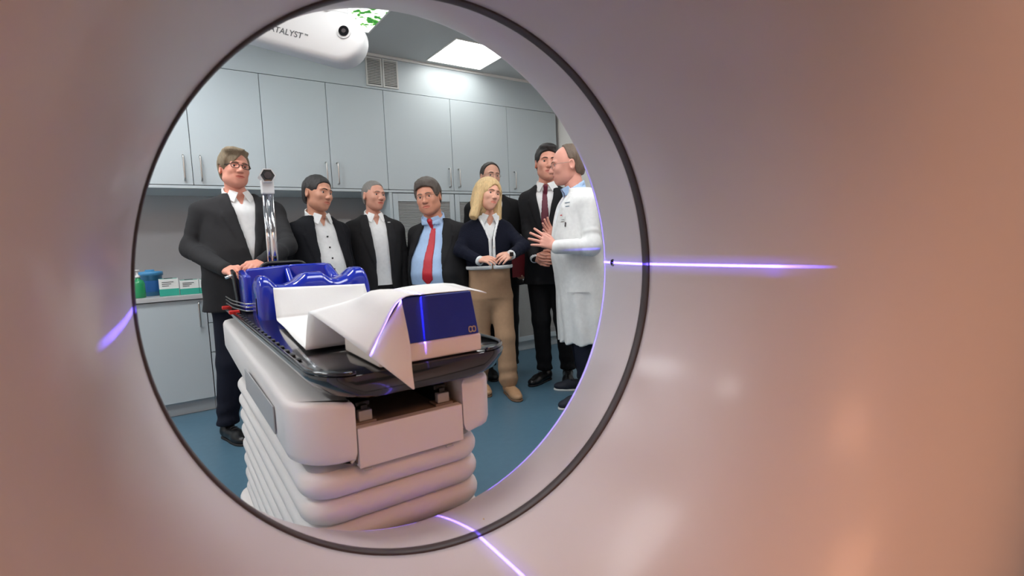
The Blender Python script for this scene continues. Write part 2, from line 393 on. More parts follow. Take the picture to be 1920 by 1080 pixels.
P_ = Vector((GX+.6005, 1.105, GZ)); rings = [[gl((P_.x-h_, P_.y+r_*math.cos(a), P_.z+r_*math.sin(a))) for a in [2*math.pi*k/16 for k in range(16)]] for r_, h_ in ((.011, -.004), (.011, .003), (.008, .004), (.008, .0025))]
loft_rings('laser_window', rings, M_lens, G)

# laser line projectors of the scanner: point lights limited to a thin fan
def laser(name, loc, direction, plane_normal, half_w, a0, a1, power, col=(.14, .09, 1.0)):
    L = bpy.data.lights.new(name, 'SPOT'); L.spot_size = rad(175); L.spot_blend = 0; L.shadow_soft_size = 0; L.energy = power; L.color = col
    o = bpy.data.objects.new(name, L); COL.objects.link(o)
    z = -Vector(direction).normalized(); x = Vector(plane_normal).normalized(); x = (x-z*x.dot(z)).normalized(); y = z.cross(x)
    o.matrix_world = Matrix(((x.x, y.x, z.x, loc[0]-GX), (x.y, y.y, z.y, loc[1]-.2), (x.z, y.z, z.z, loc[2]), (0, 0, 0, 1))); o.parent = G
    L.use_nodes = True; nt = L.node_tree; em = nt.nodes['Emission']
    tc = nt.nodes.new('ShaderNodeTexCoord'); s = nt.nodes.new('ShaderNodeSeparateXYZ'); nt.links.new(tc.outputs['Normal'], s.inputs[0])
    def mth(op, a, b=None):
        m_ = nt.nodes.new('ShaderNodeMath'); m_.operation = op
        for i, v_ in enumerate((a, b)):
            if v_ is None: continue
            if isinstance(v_, (int, float)): m_.inputs[i].default_value = v_
            else: nt.links.new(v_, m_.inputs[i])
        return m_.outputs[0]
    q = mth('ABSOLUTE', mth('DIVIDE', s.outputs['X'], s.outputs['Z']))
    mr = nt.nodes.new('ShaderNodeMapRange'); mr.inputs['From Min'].default_value = half_w*.5; mr.inputs['From Max'].default_value = half_w
    mr.inputs['To Min'].default_value = 1; mr.inputs['To Max'].default_value = 0; nt.links.new(q, mr.inputs['Value'])
    halo = nt.nodes.new('ShaderNodeMapRange'); halo.inputs['From Min'].default_value = 0; halo.inputs['From Max'].default_value = half_w*7
    halo.inputs['To Min'].default_value = .05; halo.inputs['To Max'].default_value = 0; nt.links.new(q, halo.inputs['Value'])
    # angle inside the fan (sign of Y is symmetric about the aim direction)
    an = mth('ABSOLUTE', mth('DIVIDE', s.outputs['Y'], s.outputs['Z']))
    fa = nt.nodes.new('ShaderNodeMapRange'); fa.inputs['From Min'].default_value = math.tan(rad(a0)); fa.inputs['From Max'].default_value = math.tan(rad(a1))
    fa.inputs['To Min'].default_value = 1; fa.inputs['To Max'].default_value = 0; nt.links.new(an, fa.inputs['Value'])
    st = mth('MULTIPLY', mth('ADD', mr.outputs[0], halo.outputs[0]), fa.outputs[0])
    nt.links.new(st, em.inputs['Strength'])
    return o
LZ = 1.5
laser('laser_projector', (GX-.56, .98, GZ), (1, .114, 0), (0, 0, 1), .0036, 21, 30, 450*LZ)
laser('laser_projector', (GX+.56, .98, GZ), (-1, -.15, 0), (0, 0, 1), .0055, 7, 11, 150*LZ)
laser('laser_projector', (GX, 1.10, GZ+.575), (0, -.10, -1), (1, 0, 0), .0042, 18, 30, 330*LZ)

# ------------------------------------------------------------------ patient couch
BZ = .865
K = empty('patient_couch', (.48, 1.2, 0)); tag(K, 'white patient couch with ribbed bellows and a black glossy board', 'couch')
def kl(p): return (p[0]-.48, p[1]-1.2, p[2])
def prism(name, outline, zs, m, parent, ins=None):   # outline list (x,y) ccw, zs list of (z, inset-scale)
    cx = sum(a for a, b in outline)/len(outline); cy = sum(b for a, b in outline)/len(outline)
    rings = []
    for z, d in zs:
        R_ = []
        for i, (a, b) in enumerate(outline):
            p0 = outline[i-1]; p1 = outline[(i+1) % len(outline)]; tx, ty = p1[0]-p0[0], p1[1]-p0[1]; l = math.hypot(tx, ty) or 1
            R_.append(kl((a-ty/l*d, b+tx/l*d, z)))
        rings.append(R_)
    return loft_rings(name, rings, m, parent, True)
X0, X1, YF, YE = .212, .742, 1.205, 3.18
# left and right cover halves of the upper body with a recess for the rails between them
def cover_side(x0, x1, ro, left):
    pts = []
    if left:
        o_ = [(x1, YF), (x1, YE)]
        arc1 = [(x0+.03+.05-.05*math.cos(rad(a)), YE-.09+.09*math.sin(rad(a))) for a in (90, 60, 30, 0)]
        arc2 = [(x0+ro-ro*math.cos(rad(a)), YF+ro-ro*math.sin(rad(a))) for a in range(0, 91, 10)]
        o_ += arc1+arc2[:-1]+[(x0+ro, YF)]
    else:
        o_ = [(x0, YF), ]+[(x1-ro+ro*math.sin(rad(a)), YF+ro-ro*math.cos(rad(a))) for a in range(0, 91, 10)]+[(x1-.03-.05+.05*math.cos(rad(a)), YE-.09+.09*math.sin(rad(a))) for a in (0, 30, 60, 90)]+[(x0, YE)]
    return o_
oL = cover_side(X0, .352, .13, True); oR = cover_side(.643, X1, .045, False)
prof = [(.640, .016), (.628+.02, .006), (.665, .001), (.775, 0), (.784, .003), (.790, .008), (.7925, .016)]
o = prism('cover', oL, prof, M_couch, K); smooth_angle(o, 50)
o = prism('cover', oR, prof, M_couch, K); smooth_angle(o, 50)
# grey inlay on the long side of the left cover
o = box('side_inlay', -.002, .002, 0, .55, .0, .075, M_couchgrey, K, bev=.0015); o.location = kl((X0-.001, 1.45, .672))
box('front_panel', *[a-.48 for a in (.3545, .6405)], .004, .03, .622, .722, M_couch, K, bev=.002)
box('recess_floor', *[a-.48 for a in (.3525, .6425)], .02, YE-1.2-.01, .63, .7205, M_recess, K)
box('recess_end', *[a-.48 for a in (.3525, .6425)], YE-1.2-.03, YE-1.2-.008, .72, .79, M_couch, K)
for x in (.385, .60):              # running rails
    r_ = empty('rail'); r_.parent = K; r_.location = kl((x, 1.24, .7205))
    box('rail_web', -.008, .008, .0, 1.85, 0, .045, M_black, r_); box('rail_head', -.018, .018, .012, 1.85, .040, .052, M_black, r_, bev=.002)
    box('rail_stop', -.017, .017, -.008, .011, .008, .034, M_couchgrey, r_, bev=.002); box('rail_shoe', -.026, .026, -.012, .03, 0, .008, M_recess, r_, bev=.002)
for x in (.362, .585): box('clip', *[a-.48 for a in (x, x+.02)], -.002, .004, .616, .621, M_couchgrey, K)
# bellows: stacked rounded folds, each fold a part
BY1 = 2.55
def fold_outline(d):
    return rrect(.222+d, .722-d, 1.212+d, BY1-d, .09-d, 7)
nf = 8; ph = .0655; zt = .616
for i in range(nf):
    z1 = zt-i*ph; z0 = z1-ph
    rings = []
    for k in range(11):
        t = k/10; z = z0+ph*t; bulge = math.sin(math.pi*t)**.55
        d = .026*(1-bulge)+.004
        rings.append([kl((a, b, z)) for a, b in fold_outline(d)])
    loft_rings('bellows_fold', rings, M_bellow, K, True)
o = prism('base', rrect(.20, .744, 1.20, BY1+.03, .09, 6), [(0.001, 0), (.075, 0), (.088, .006), (.0915, .02)], M_couch, K)
prism('neck', rrect(.25, .70, 1.25, BY1-.05, .05, 6), [(.08, 0), (.64, 0)], M_couchgrey, K)
# black glossy board with bevelled nose and turned-up rim
bx0, bx1, by0, by1 = .256, .806, 1.150, 3.15
def board_outline(d, nose=0.):
    pts = [(bx1-d, by1-d), (bx0+d, by1-d), (bx0+d, 1.34)]
    pts += [(bx0+d+(.085)*(1-math.cos(rad(a))), 1.29-(.132-nose)*math.sin(rad(a))) for a in range(0, 91, 10)]
    pts += [(bx1-d-.10*(1-math.sin(rad(a)))*1.0, 1.29-(.132-nose)*math.cos(rad(a))) for a in range(0, 91, 10)]
    pts += [(bx1-d, 1.34)]
    return pts
rings = [[kl((a, b, z)) for a, b in board_outline(d, ns)] for d, ns, z in ((.075, .020, .802), (.06, .010, .803), (.03, .002, .815), (.006, 0, .842), (0, 0, .856), (.002, .002, .863), (.006, .006, BZ))]
# outline above runs clockwise seen from top when listed back-to-front; keep faces outward by reversing
bd = loft_rings('tabletop', [r_[::-1] if False else r_ for r_ in rings], M_carbon, K, True); smooth_angle(bd, 40)
me = bd.data; bm = bmesh.new(); bm.from_mesh(me); bmesh.ops.recalc_face_normals(bm, faces=bm.faces); bm.to_mesh(me); bm.free()
pts = [kl((a, b, BZ+.004)) for a, b in board_outline(.007, .006)]
i0 = [i for i, (a, b) in enumerate(board_outline(.007, .006))]
tube('rim', [pts[k] for k in range(1, 13)], .0055, M_carbon, bd, 8)
tube('rim', [pts[k] for k in range(13, len(pts))]+[pts[0]], .0055, M_carbon, bd, 8)
# index notches along both edges of the board
nm = None
for side in (bx0+.018, bx1-.018):
    for k in range(18):
        y = 1.42+k*.075
        if nm is None:
            nt_ = box('index_notch', -.009, .009, -.012, .012, 0, .006, M_black, bd, bev=.002, seg=1); nm = nt_.data
        else:
            nt_ = bpy.data.objects.new('index_notch', nm); COL.objects.link(nt_); nt_.parent = bd
        nt_.location = kl((side, y, BZ))
for (x, y) in ((.268, 2.72), (.262, 2.98)):
    c = box('red_clip', -.022, .022, -.02, .02, 0, .016, M_red, bd, bev=.003); c.location = kl((x-.004, y, BZ+.0))
# wire bracket at the foot end
for k, dz in enumerate((.008, .026, .042)):
    tube('wire_bracket', arc_pts([kl((.46, 2.68, BZ+dz)), kl((.315, 2.70, BZ+dz)), kl((.275, 2.86+.02*k, BZ+dz+.008)), kl((.262, 3.02, BZ+dz+.02))], .03, 4), .003, M_steel, bd, 6)

# ------------------------------------------------------------------ blue moulded leg supports
def heights(prof, u):
    us = [p[0] for p in prof]; hs = [p[1] for p in prof]
    uu = np.linspace(us[0], us[-1], 400); h = np.interp(uu, us, hs); ker = np.hanning(23); ker /= ker.sum()
    h = np.convolve(np.pad(h, 11, mode='edge'), ker, mode='valid'); return float(np.interp(u, uu, h))
def wave_support(name, x0, x1, y0, y1, prof, crown, label, nx=56):
    e = empty(name, ((x0+x1)/2, y0, BZ)); tag(e, label, 'leg support')
    rings = []; L_ = x1-x0
    for i in range(nx+1):
        u = i/nx; x = -L_/2+L_*u
        e_ = min(u, 1-u)*L_; ed = 1-max(0, 1-e_/.022)**2; ed = math.sqrt(max(ed, .0))
        h = max(heights(prof, u)*(.86+.14*ed), .02); wd = (y1-y0)/2*(.90+.10*ed)
        cy = (y1-y0)/2; R_ = []
        sec = [(-1, 0), (-1, .45), (-.97, .75), (-.86, .90), (-.66, .975), (-.3, 1), (.3, 1), (.66, .975), (.86, .90), (.97, .75), (1, .45), (1, 0)]
        for sx, sz in sec:
            tw = crown+(1-crown)*(1-sz*.9) if abs(sx) <= 1 else 1
            R_.append((x, cy+sx*wd*tw, h*sz))
        rings.append(R_)
    n_ = len(rings[0]); V = [p for r_ in rings for p in r_]; Fc = []
    for i in range(nx):
        for k in range(n_):
            Fc.append((i*n_+k, (i+1)*n_+k, (i+1)*n_+(k+1) % n_, i*n_+(k+1) % n_))
    Fc.append(tuple(range(n_))); Fc.append(tuple(nx*n_+k for k in range(n_))[::-1])
    o = mesh_obj('moulding', V, Fc, M_blue, e, True); smooth_angle(o, 45)
    bm = bmesh.new(); bm.from_mesh(o.data); bmesh.ops.recalc_face_normals(bm, faces=bm.faces); bm.to_mesh(o.data); bm.free()
    return e
e = wave_support('knee_support', .322, .80, 2.34, 2.56, [(0, .17), (.04, .185), (.10, .183), (.16, .145), (.24, .138), (.32, .15), (.42, .188), (.57, .188), (.64, .158), (.71, .15), (.80, .165), (.88, .198), (.96, .198), (1, .165)], .80, 'glossy blue knee support with two leg troughs behind the white paper')
box('groove', -.243, -.2395, .07, .076, .02, .09, M_black, e)
# foot box: tall back wall with raised end walls
e = empty('foot_support', (.548, 2.70, BZ)); tag(e, 'tall blue foot support at the far end of the couch board', 'foot support')
def wall_prof(name, pts_xy, z1s, th=.028):
    pass
def slab(name, p0, p1, z0, za, zb, th, m, parent, lean=(0, 0)):
    d = Vector((p1[0]-p0[0], p1[1]-p0[1], 0)).normalized(); nn = Vector((-d.y, d.x, 0))*th/2
    bm = bmesh.new(); vs_ = []
    for (p, zt_) in ((p0, za), (p1, zb)):
        for s in (-1, 1):
            for z in (z0, zt_):
                off = Vector((lean[0], lean[1], 0))*((z-z0))
                vs_.append(bm.verts.new(Vector((p[0], p[1], z))+nn*s+off))
    a = vs_
    for f_ in ((0, 1, 3, 2), (4, 6, 7, 5), (0, 4, 5, 1), (2, 3, 7, 6), (1, 5, 7, 3), (0, 2, 6, 4)): bm.faces.new([a[i] for i in f_])
    bmesh.ops.recalc_face_normals(bm, faces=bm.faces)
    bmesh.ops.bevel(bm, geom=list(bm.edges), offset=th*.38, segments=3, affect='EDGES', profile=.5)
    o = bm_obj(name, bm, m, parent, True); smooth_angle(o, 60); return o
slab('back_wall', (-.20, .20), (.02, .23), .02, .202, .212, .035, M_blue, e)
slab('back_wall', (.01, .235), (.195, .17), .02, .212, .212, .035, M_blue, e)
slab('end_wall', (-.215, .215), (-.215, .02), .02, .20, .175, .035, M_blue, e)
slab('end_wall', (.198, .19), (.198, .03), .02, .215, .15, .05, M_blue, e)
box('floor_plate', -.235, .225, .01, .235, .001, .035, M_blue, e, bev=.008, seg=3, smooth=True)
slab('rib', (.0, .04), (.0, .21), .03, .06, .20, .03, M_blue, e)
# black carrying handle and grip plate beyond the foot support
e = empty('carrying_handle', (.56, 2.985, BZ)); tag(e, 'black arched carrying handle behind the blue foot support', 'handle')
tube('grip', arc_pts([(-.13, 0, .0), (-.13, 0, .222), (.10, 0, .222), (.10, 0, .0)], .05, 6), .012, M_black, e, 10)
box('bracket', -.16, .13, -.02, .02, .0005, .012, M_black, e, bev=.003)
e = empty('side_plate', (.318, 2.99, BZ)); tag(e, 'curved dark plate with a chrome bar, left of the blue foot support', 'bracket')
slab('plate', (0, -.03), (.0, .06), .002, .19, .20, .016, M_black, e, (-.08, 0))
tube('chrome_bar', [(-.055, .0, .16), (-.022, .0, .168), (.0, .0, .165)], .008, M_chrome, e)

# ------------------------------------------------------------------ tracking camera on a chrome mast
hp = at(500, 331, 2.83); bp_ = at(513, 500, 2.83)
e = empty('mast_camera', (bp_.x, bp_.y, BZ)); tag(e, 'slim chrome mast topped by a white hexagonal camera head', 'camera mast')
lx = hp.x-bp_.x; ly = hp.y-bp_.y; hz = hp.z-BZ
sd = Vector((math.cos(YAW), -math.sin(YAW), 0))
for s, rr_ in ((-.021, .0105), (.010, .0175)):
    tube('pole', [sd*s, sd*s+Vector((lx, ly, hz-.055))*1.0], rr_, M_chrome, e, 16)
box('foot_plate', -.05, .05, -.04, .04, .0005, .014, M_black, e, bev=.004)
box('neck_block', lx-.032, lx+.03, ly-.026, ly+.026, hz-.095, hz-.02, M_white, e, bev=.006)
yv = (CPOS-hp); yv.z = 0; yv.normalize(); yv = (yv+Vector((.1, 0, 0.0))).normalized(); xv = Vector((0, 0, 1)).cross(yv)
def hexring(r_, d):
    return [Vector((lx, ly, hz))+xv*(r_*math.cos(rad(60*k)))*1.0+Vector((0, 0, 1))*(r_*math.sin(rad(60*k)))+yv*d for k in range(6)]
loft_rings('camera_head', [hexring(.034, -.07), hexring(.040, -.06), hexring(.041, .05)], M_white, e, False)
lb = loft_rings('front_plate', [hexring(.035, .049), hexring(.034, .054), hexring(.028, .0535)], M_lens, e, False)
V, Fc = tube_geo([Vector((lx, ly, hz))+yv*.052, Vector((lx, ly, hz))+yv*.062], .018, 20); mesh_obj('lens', V, Fc, M_seam, e)

# ------------------------------------------------------------------ phantom block
e = empty('test_phantom', (.55, 1.170, BZ+.004)); tag(e, 'deep blue block on a white base lying at the front of the couch', 'phantom')
def frustum(name, b, t, z0, z1, m, bev):
    bm = bmesh.new(); vs_ = [bm.verts.new((x, y, z0)) for x, y in ((b[0], b[2]), (b[1], b[2]), (b[1], b[3]), (b[0], b[3]))]+[bm.verts.new((x, y, z1)) for x, y in ((t[0], t[2]), (t[1], t[2]), (t[1], t[3]), (t[0], t[3]))]
    for f_ in ((3, 2, 1, 0), (4, 5, 6, 7), (0, 1, 5, 4), (1, 2, 6, 5), (2, 3, 7, 6), (3, 0, 4, 7)): bm.faces.new([vs_[i] for i in f_])
    bmesh.ops.bevel(bm, geom=list(bm.edges), offset=bev, segments=3, affect='EDGES', profile=.5)
    return smooth_angle(bm_obj(name, bm, m, e, True), 50)
frustum('white_base', (-.145, .140, -.002, .27), (-.145, .140, -.002, .27), 0, .046, M_phwhite, .006)
frustum('blue_body', (-.143, .136, .002, .266), (-.085, .122, .012, .195), .046, .160, M_phblue, .003)
def rr_ring(cx, cz, wd, ht, t, y):
    o1 = rrect(cx-wd/2, cx+wd/2, cz-ht/2, cz+ht/2, ht*.35, 4); o2 = rrect(cx-wd/2+t, cx+wd/2-t, cz-ht/2+t, cz+ht/2-t, ht*.25, 4)
    n_ = len(o1); V = [(a, y+(b-.046)*.0855-.0015, b) for a, b in o1]+[(a, y+(b-.046)*.0855-.0015, b) for a, b in o2]
    return V, [(k, (k+1) % n_, n_+(k+1) % n_, n_+k) for k in range(n_)]
V1, F1 = rr_ring(.110, .060, .013, .017, .0028, .002); V2, F2 = rr_ring(.120, .060, .013, .017, .0028, .0016)
mesh_obj('logo', V1+V2, F1+[tuple(i+len(V1) for i in f_) for f_ in F2], M_gold, e)

# ------------------------------------------------------------------ sheet of couch paper
def patch(rows, ku=4, kv=4, jit=0.):
    A = np.array([[tuple(p) for p in r_] for r_ in rows], float)
    def crs(B, k):
        P = np.concatenate([B[:1]*2-B[1:2], B, B[-1:]*2-B[-2:-1]]); out = []
        for i in range(1, len(P)-2):
            for j in range(k):
                t = j/k; a, b, c, d = P[i-1], P[i], P[i+1], P[i+2]
                out.append(.5*(2*b+(c-a)*t+(2*a-5*b+4*c-d)*t*t+(3*b-a-3*c+d)*t**3))
        out.append(B[-1]); return np.array(out)
    A = crs(A, ku); A = crs(A.transpose(1, 0, 2), kv).transpose(1, 0, 2)
    nu, nv = A.shape[:2]; V = [tuple(p) for p in A.reshape(-1, 3)]
    return V, [(i*nv+j, i*nv+j+1, (i+1)*nv+j+1, (i+1)*nv+j) for i in range(nu-1) for j in range(nv-1)]
def paper(name, rows, parent, ku=4, kv=4):
    V, Fc = patch(rows, ku, kv); o = mesh_obj(name, V, Fc, M_paper, parent, True)
    md = o.modifiers.new('thickness', 'SOLIDIFY'); md.thickness = .0012; md.offset = 0; return o
zp = BZ+.008
PS = empty('couch_paper', (0, 0, 0)); tag(PS, 'white couch paper running from the knee support and draped over the blue block', 'paper')
y1_ = 2.24
tl = atY(512, 540, 2.31); tr = atY(684, 532, 2.31)
bl = Vector((.366, y1_, zp+.006)); br = Vector((tr.x, y1_, zp+.006))
def lerp(a, b, t): return Vector(a)*(1-t)+Vector(b)*t
rows = []
for t in (0, .35, .7, .9, 1.0):
    a = lerp(tl, bl, t); b = lerp(tr, br, t); rows.append([lerp(a, b, s)+Vector((0, .006*math.sin(7*s+4*t)*(1-t), 0)) for s in (0, .25, .5, .75, 1)])
fl = Vector((.312, 1.50, zp+.002)); fr_ = Vector((.72, 1.50, zp+.002))
for t in (.06, .35, .7, 1.0):
    a = lerp(bl+Vector((0, 0, -.005)), fl, t); b = lerp(br+Vector((0, 0, -.005)), fr_, t); rows.append([lerp(a, b, s)+Vector((0, 0, .004*math.sin(6*s+5*t)**2)) for s in (0, .25, .5, .75, 1)])
paper('sheet', rows, PS, 4, 4)
# rising fold: from the board up to the corner standing in front of the flat part
cnr = atY(578, 585, 1.53)
topb = BZ+.170
rows = [[fl, Vector((.40, 1.495, zp+.003)), Vector((.47, 1.49, zp+.003))],
        [lerp(fl, cnr, .5)+Vector((0, .004, 0)), Vector((.405, 1.48, zp+.055)), Vector((.48, 1.46, zp+.075))],
        [cnr, atY(628, 571, 1.46), atY(700, 551, 1.42)]]
paper('sheet_fold', rows, PS, 4, 4)
# draped part: over the block, hanging down its left side to a tip in front
tip = atY(776, 731, 1.10)
def onb(px, py, Y): return atY(px, py, Y)
rows = [
    [cnr, atY(628, 571, 1.46), atY(700, 551, 1.42), Vector((.59, 1.39, topb+.003)), Vector((.69, 1.38, topb+.004))],
    [atY(618, 613, 1.36), Vector((.405, 1.345, .992)), Vector((.458, 1.34, topb+.004)), Vector((.58, 1.30, topb-.002)), Vector((.685, 1.30, topb-.001))],
    [atY(655, 640, 1.245), Vector((.405, 1.245, .978)), Vector((.462, 1.245, topb-.003)), Vector((.57, 1.23, topb-.003)), Vector((.68, 1.23, topb-.003))],
    [atY(692, 667, 1.160), Vector((.416, 1.155, .962)), Vector((.466, 1.158, topb-.006)), Vector((.55, 1.187, topb-.003)), Vector((.675, 1.187, topb-.004))]]
paper('sheet_drape', rows, PS, 5, 5)
r3 = rows[3]
rows = [[r3[0], r3[1], r3[2]],
        [onb(722, 690, 1.125), onb(752, 662, 1.125), onb(768, 640, 1.13)],
        [onb(752, 713, 1.105), onb(764, 702, 1.105), onb(773, 694, 1.105)],
        [tip+Vector((-.003, 0, .002)), tip+Vector((0, 0, .001)), tip+Vector((.002, 0, .003))]]
paper('sheet_tip', rows, PS, 5, 4)
rows = [[Vector((.69, 1.38, topb+.004)), Vector((.685, 1.30, topb-.001)), Vector((.68, 1.23, topb-.003)), Vector((.675, 1.187, topb-.004))],
        [Vector((.722, 1.37, topb+.0)), Vector((.720, 1.29, topb-.006)), Vector((.712, 1.20, topb-.010)), Vector((.706, 1.158, topb-.013))]]
paper('sheet_edge', rows, PS, 3, 3)
# transverse laser of the scanner, catching the paper
laser('laser_projector', (GX-.28, 1.157, GZ+.50), (.40, 0, -1), (0, 1, 0), .0035, 48, 58, 150*LZ)

# ------------------------------------------------------------------ ceiling-mounted surface scanner
lc = at(651, 68, 2.55)
e = empty('surface_scanner', (lc.x, lc.y, CZ)); tag(e, 'white rounded surface-scanning camera arm hanging from the ceiling', 'scanner')
ax = rt*math.cos(rad(-14))+up*math.sin(rad(-14)); az = -rt*math.sin(rad(-14))+up*math.cos(rad(-14)); ay = fw.copy()
MS = Matrix(((ax.x, ay.x, az.x, 0), (ax.y, ay.y, az.y, 0), (ax.z, ay.z, az.z, lc.z-CZ), (0, 0, 0, 1)))
s_ = 2.55/960*.95                 # metres per pixel at that depth
def capsule(x0, r0_, x1, r1_, n_=16):
    out = []
    for k in range(n_+1):
        a = rad(-90+180*k/n_); out.append((x1+r1_*math.cos(a), r1_*math.sin(a)))
    for k in range(n_+1):
        a = rad(90+180*k/n_); out.append((x0+r0_*math.cos(a), r0_*math.sin(a)))
    return out
cap = capsule(-420*s_, 38*s_, -10*s_, 47*s_)
rings = []
for d, y in ((.030, -.045), (.012, -.040), (.003, -.030), (0, -.015), (0, .05), (.01, .07)):
    cx_ = sum(a for a, b in cap)/len(cap)
    R_ = []
    for i, (a, b) in enumerate(cap):
        p0 = cap[i-1]; p1 = cap[(i+1) % len(cap)]; tx, tz = p1[0]-p0[0], p1[1]-p0[1]; l = math.hypot(tx, tz)
        R_.append(MS @ Vector((a-tz/l*d, y, b+tx/l*d-10*s_)))
    rings.append(R_)
o = loft_rings('arm_body', rings, M_white, e, True)
bm = bmesh.new(); bm.from_mesh(o.data); bmesh.ops.recalc_face_normals(bm, faces=bm.faces); bm.to_mesh(o.data); bm.free()
def disc_t(name, r_, y0, y1, m, par, r2=None):
    rr2 = r2 or r_
    rings = [[MS @ Vector((rq*math.cos(2*math.pi*k/24), yq, rq*math.sin(2*math.pi*k/24))) for k in range(24)] for rq, yq in ((r_, y0), (rr2, y1))]
    o = loft_rings(name, rings, m, par, False); bm = bmesh.new(); bm.from_mesh(o.data); bmesh.ops.recalc_face_normals(bm, faces=bm.faces); bm.to_mesh(o.data); bm.free(); return o
lr = disc_t('lens_ring', 14*s_, -.035, -.050, M_white, e, 13*s_)
disc_t('lens', 9.5*s_, -.045, -.0535, M_lens, lr); disc_t('lens_core', 4*s_, -.05, -.0545, M_seam, lr)
mw = MS @ Matrix.Translation((-147*s_, -.0462, -32*s_)) @ Matrix.Rotation(rad(90), 4, 'X')
tt = text_mesh('lettering', 'CATALYST', 15.5*s_, M_text, e, mw)
mw = MS @ Matrix.Translation((-70*s_, -.0462, -25*s_)) @ Matrix.Rotation(rad(90), 4, 'X')
text_mesh('trademark', 'TM', 5*s_, M_text, e, mw)
lcz = CZ-lc.z
box('mount_cover', -.10, .02, .0, .14, -lcz+.02*0+.10, -.001, M_white, e, bev=.02, seg=3)
box('ceiling_plate', -.22, .12, -.05, .22, -.03, -.0008, M_white, e, bev=.006)

# ------------------------------------------------------------------ people: signed-distance bodies meshed with surface nets
from mathutils.bvhtree import BVHTree
f32 = np.float32
def snet(F, lo, h):
    S = F < 0; nx, ny, nz = F.shape
    c = S.astype(np.int8)
    tot = sum(c[i:nx-1+i, j:ny-1+j, k:nz-1+k] for i in (0, 1) for j in (0, 1) for k in (0, 1))
    act = (tot > 0) & (tot < 8); I = np.argwhere(act)
    if len(I) == 0: return np.zeros((0, 3)), []
    idx = -np.ones(act.shape, np.int64); idx[act] = np.arange(len(I))
    acc = np.zeros((len(I), 3)); cnt = np.zeros(len(I))
    cor = [(i, j, k) for i in (0, 1) for j in (0, 1) for k in (0, 1)]
    val = {q: F[I[:, 0]+q[0], I[:, 1]+q[1], I[:, 2]+q[2]] for q in cor}
    for a in cor:
        for ax_ in range(3):
            if a[ax_]: continue
            b = list(a); b[ax_] = 1; b = tuple(b); va, vb = val[a], val[b]
            m_ = (va < 0) != (vb < 0); t = np.where(m_, va/np.where(m_, va-vb, 1), 0)
            p_ = np.zeros((len(I), 3)); p_[:] = a; p_[:, ax_] += t
            acc += p_*m_[:, None]; cnt += m_
    V = (I+acc/cnt[:, None])*h+np.array(lo); Fc = []
    for ax_ in range(3):
        sl0 = [slice(None)]*3; sl1 = [slice(None)]*3; sl0[ax_] = slice(0, -1); sl1[ax_] = slice(1, None)
        a, b = S[tuple(sl0)], S[tuple(sl1)]; E_ = np.argwhere(a != b); u_, v_ = (ax_+1) % 3, (ax_+2) % 3
        ok = (E_[:, u_] > 0) & (E_[:, v_] > 0) & (E_[:, u_] < F.shape[u_]-1) & (E_[:, v_] < F.shape[v_]-1); E_ = E_[ok]
        q = []
        for du, dv in ((-1, -1), (0, -1), (0, 0), (-1, 0)):
            e_ = E_.copy(); e_[:, u_] += du; e_[:, v_] += dv; q.append(idx[e_[:, 0], e_[:, 1], e_[:, 2]])
        Q = np.stack(q, 1); ins = a[E_[:, 0], E_[:, 1], E_[:, 2]]; Q[~ins] = Q[~ins][:, ::-1]; Fc.append(Q)
    return V, np.concatenate(Fc)
def smin(a, b, k):
    h = np.maximum(k-np.abs(a-b), 0)/k; return np.minimum(a, b)-h*h*k*f32(.25)
def smax(a, b, k): return -smin(-a, -b, k)
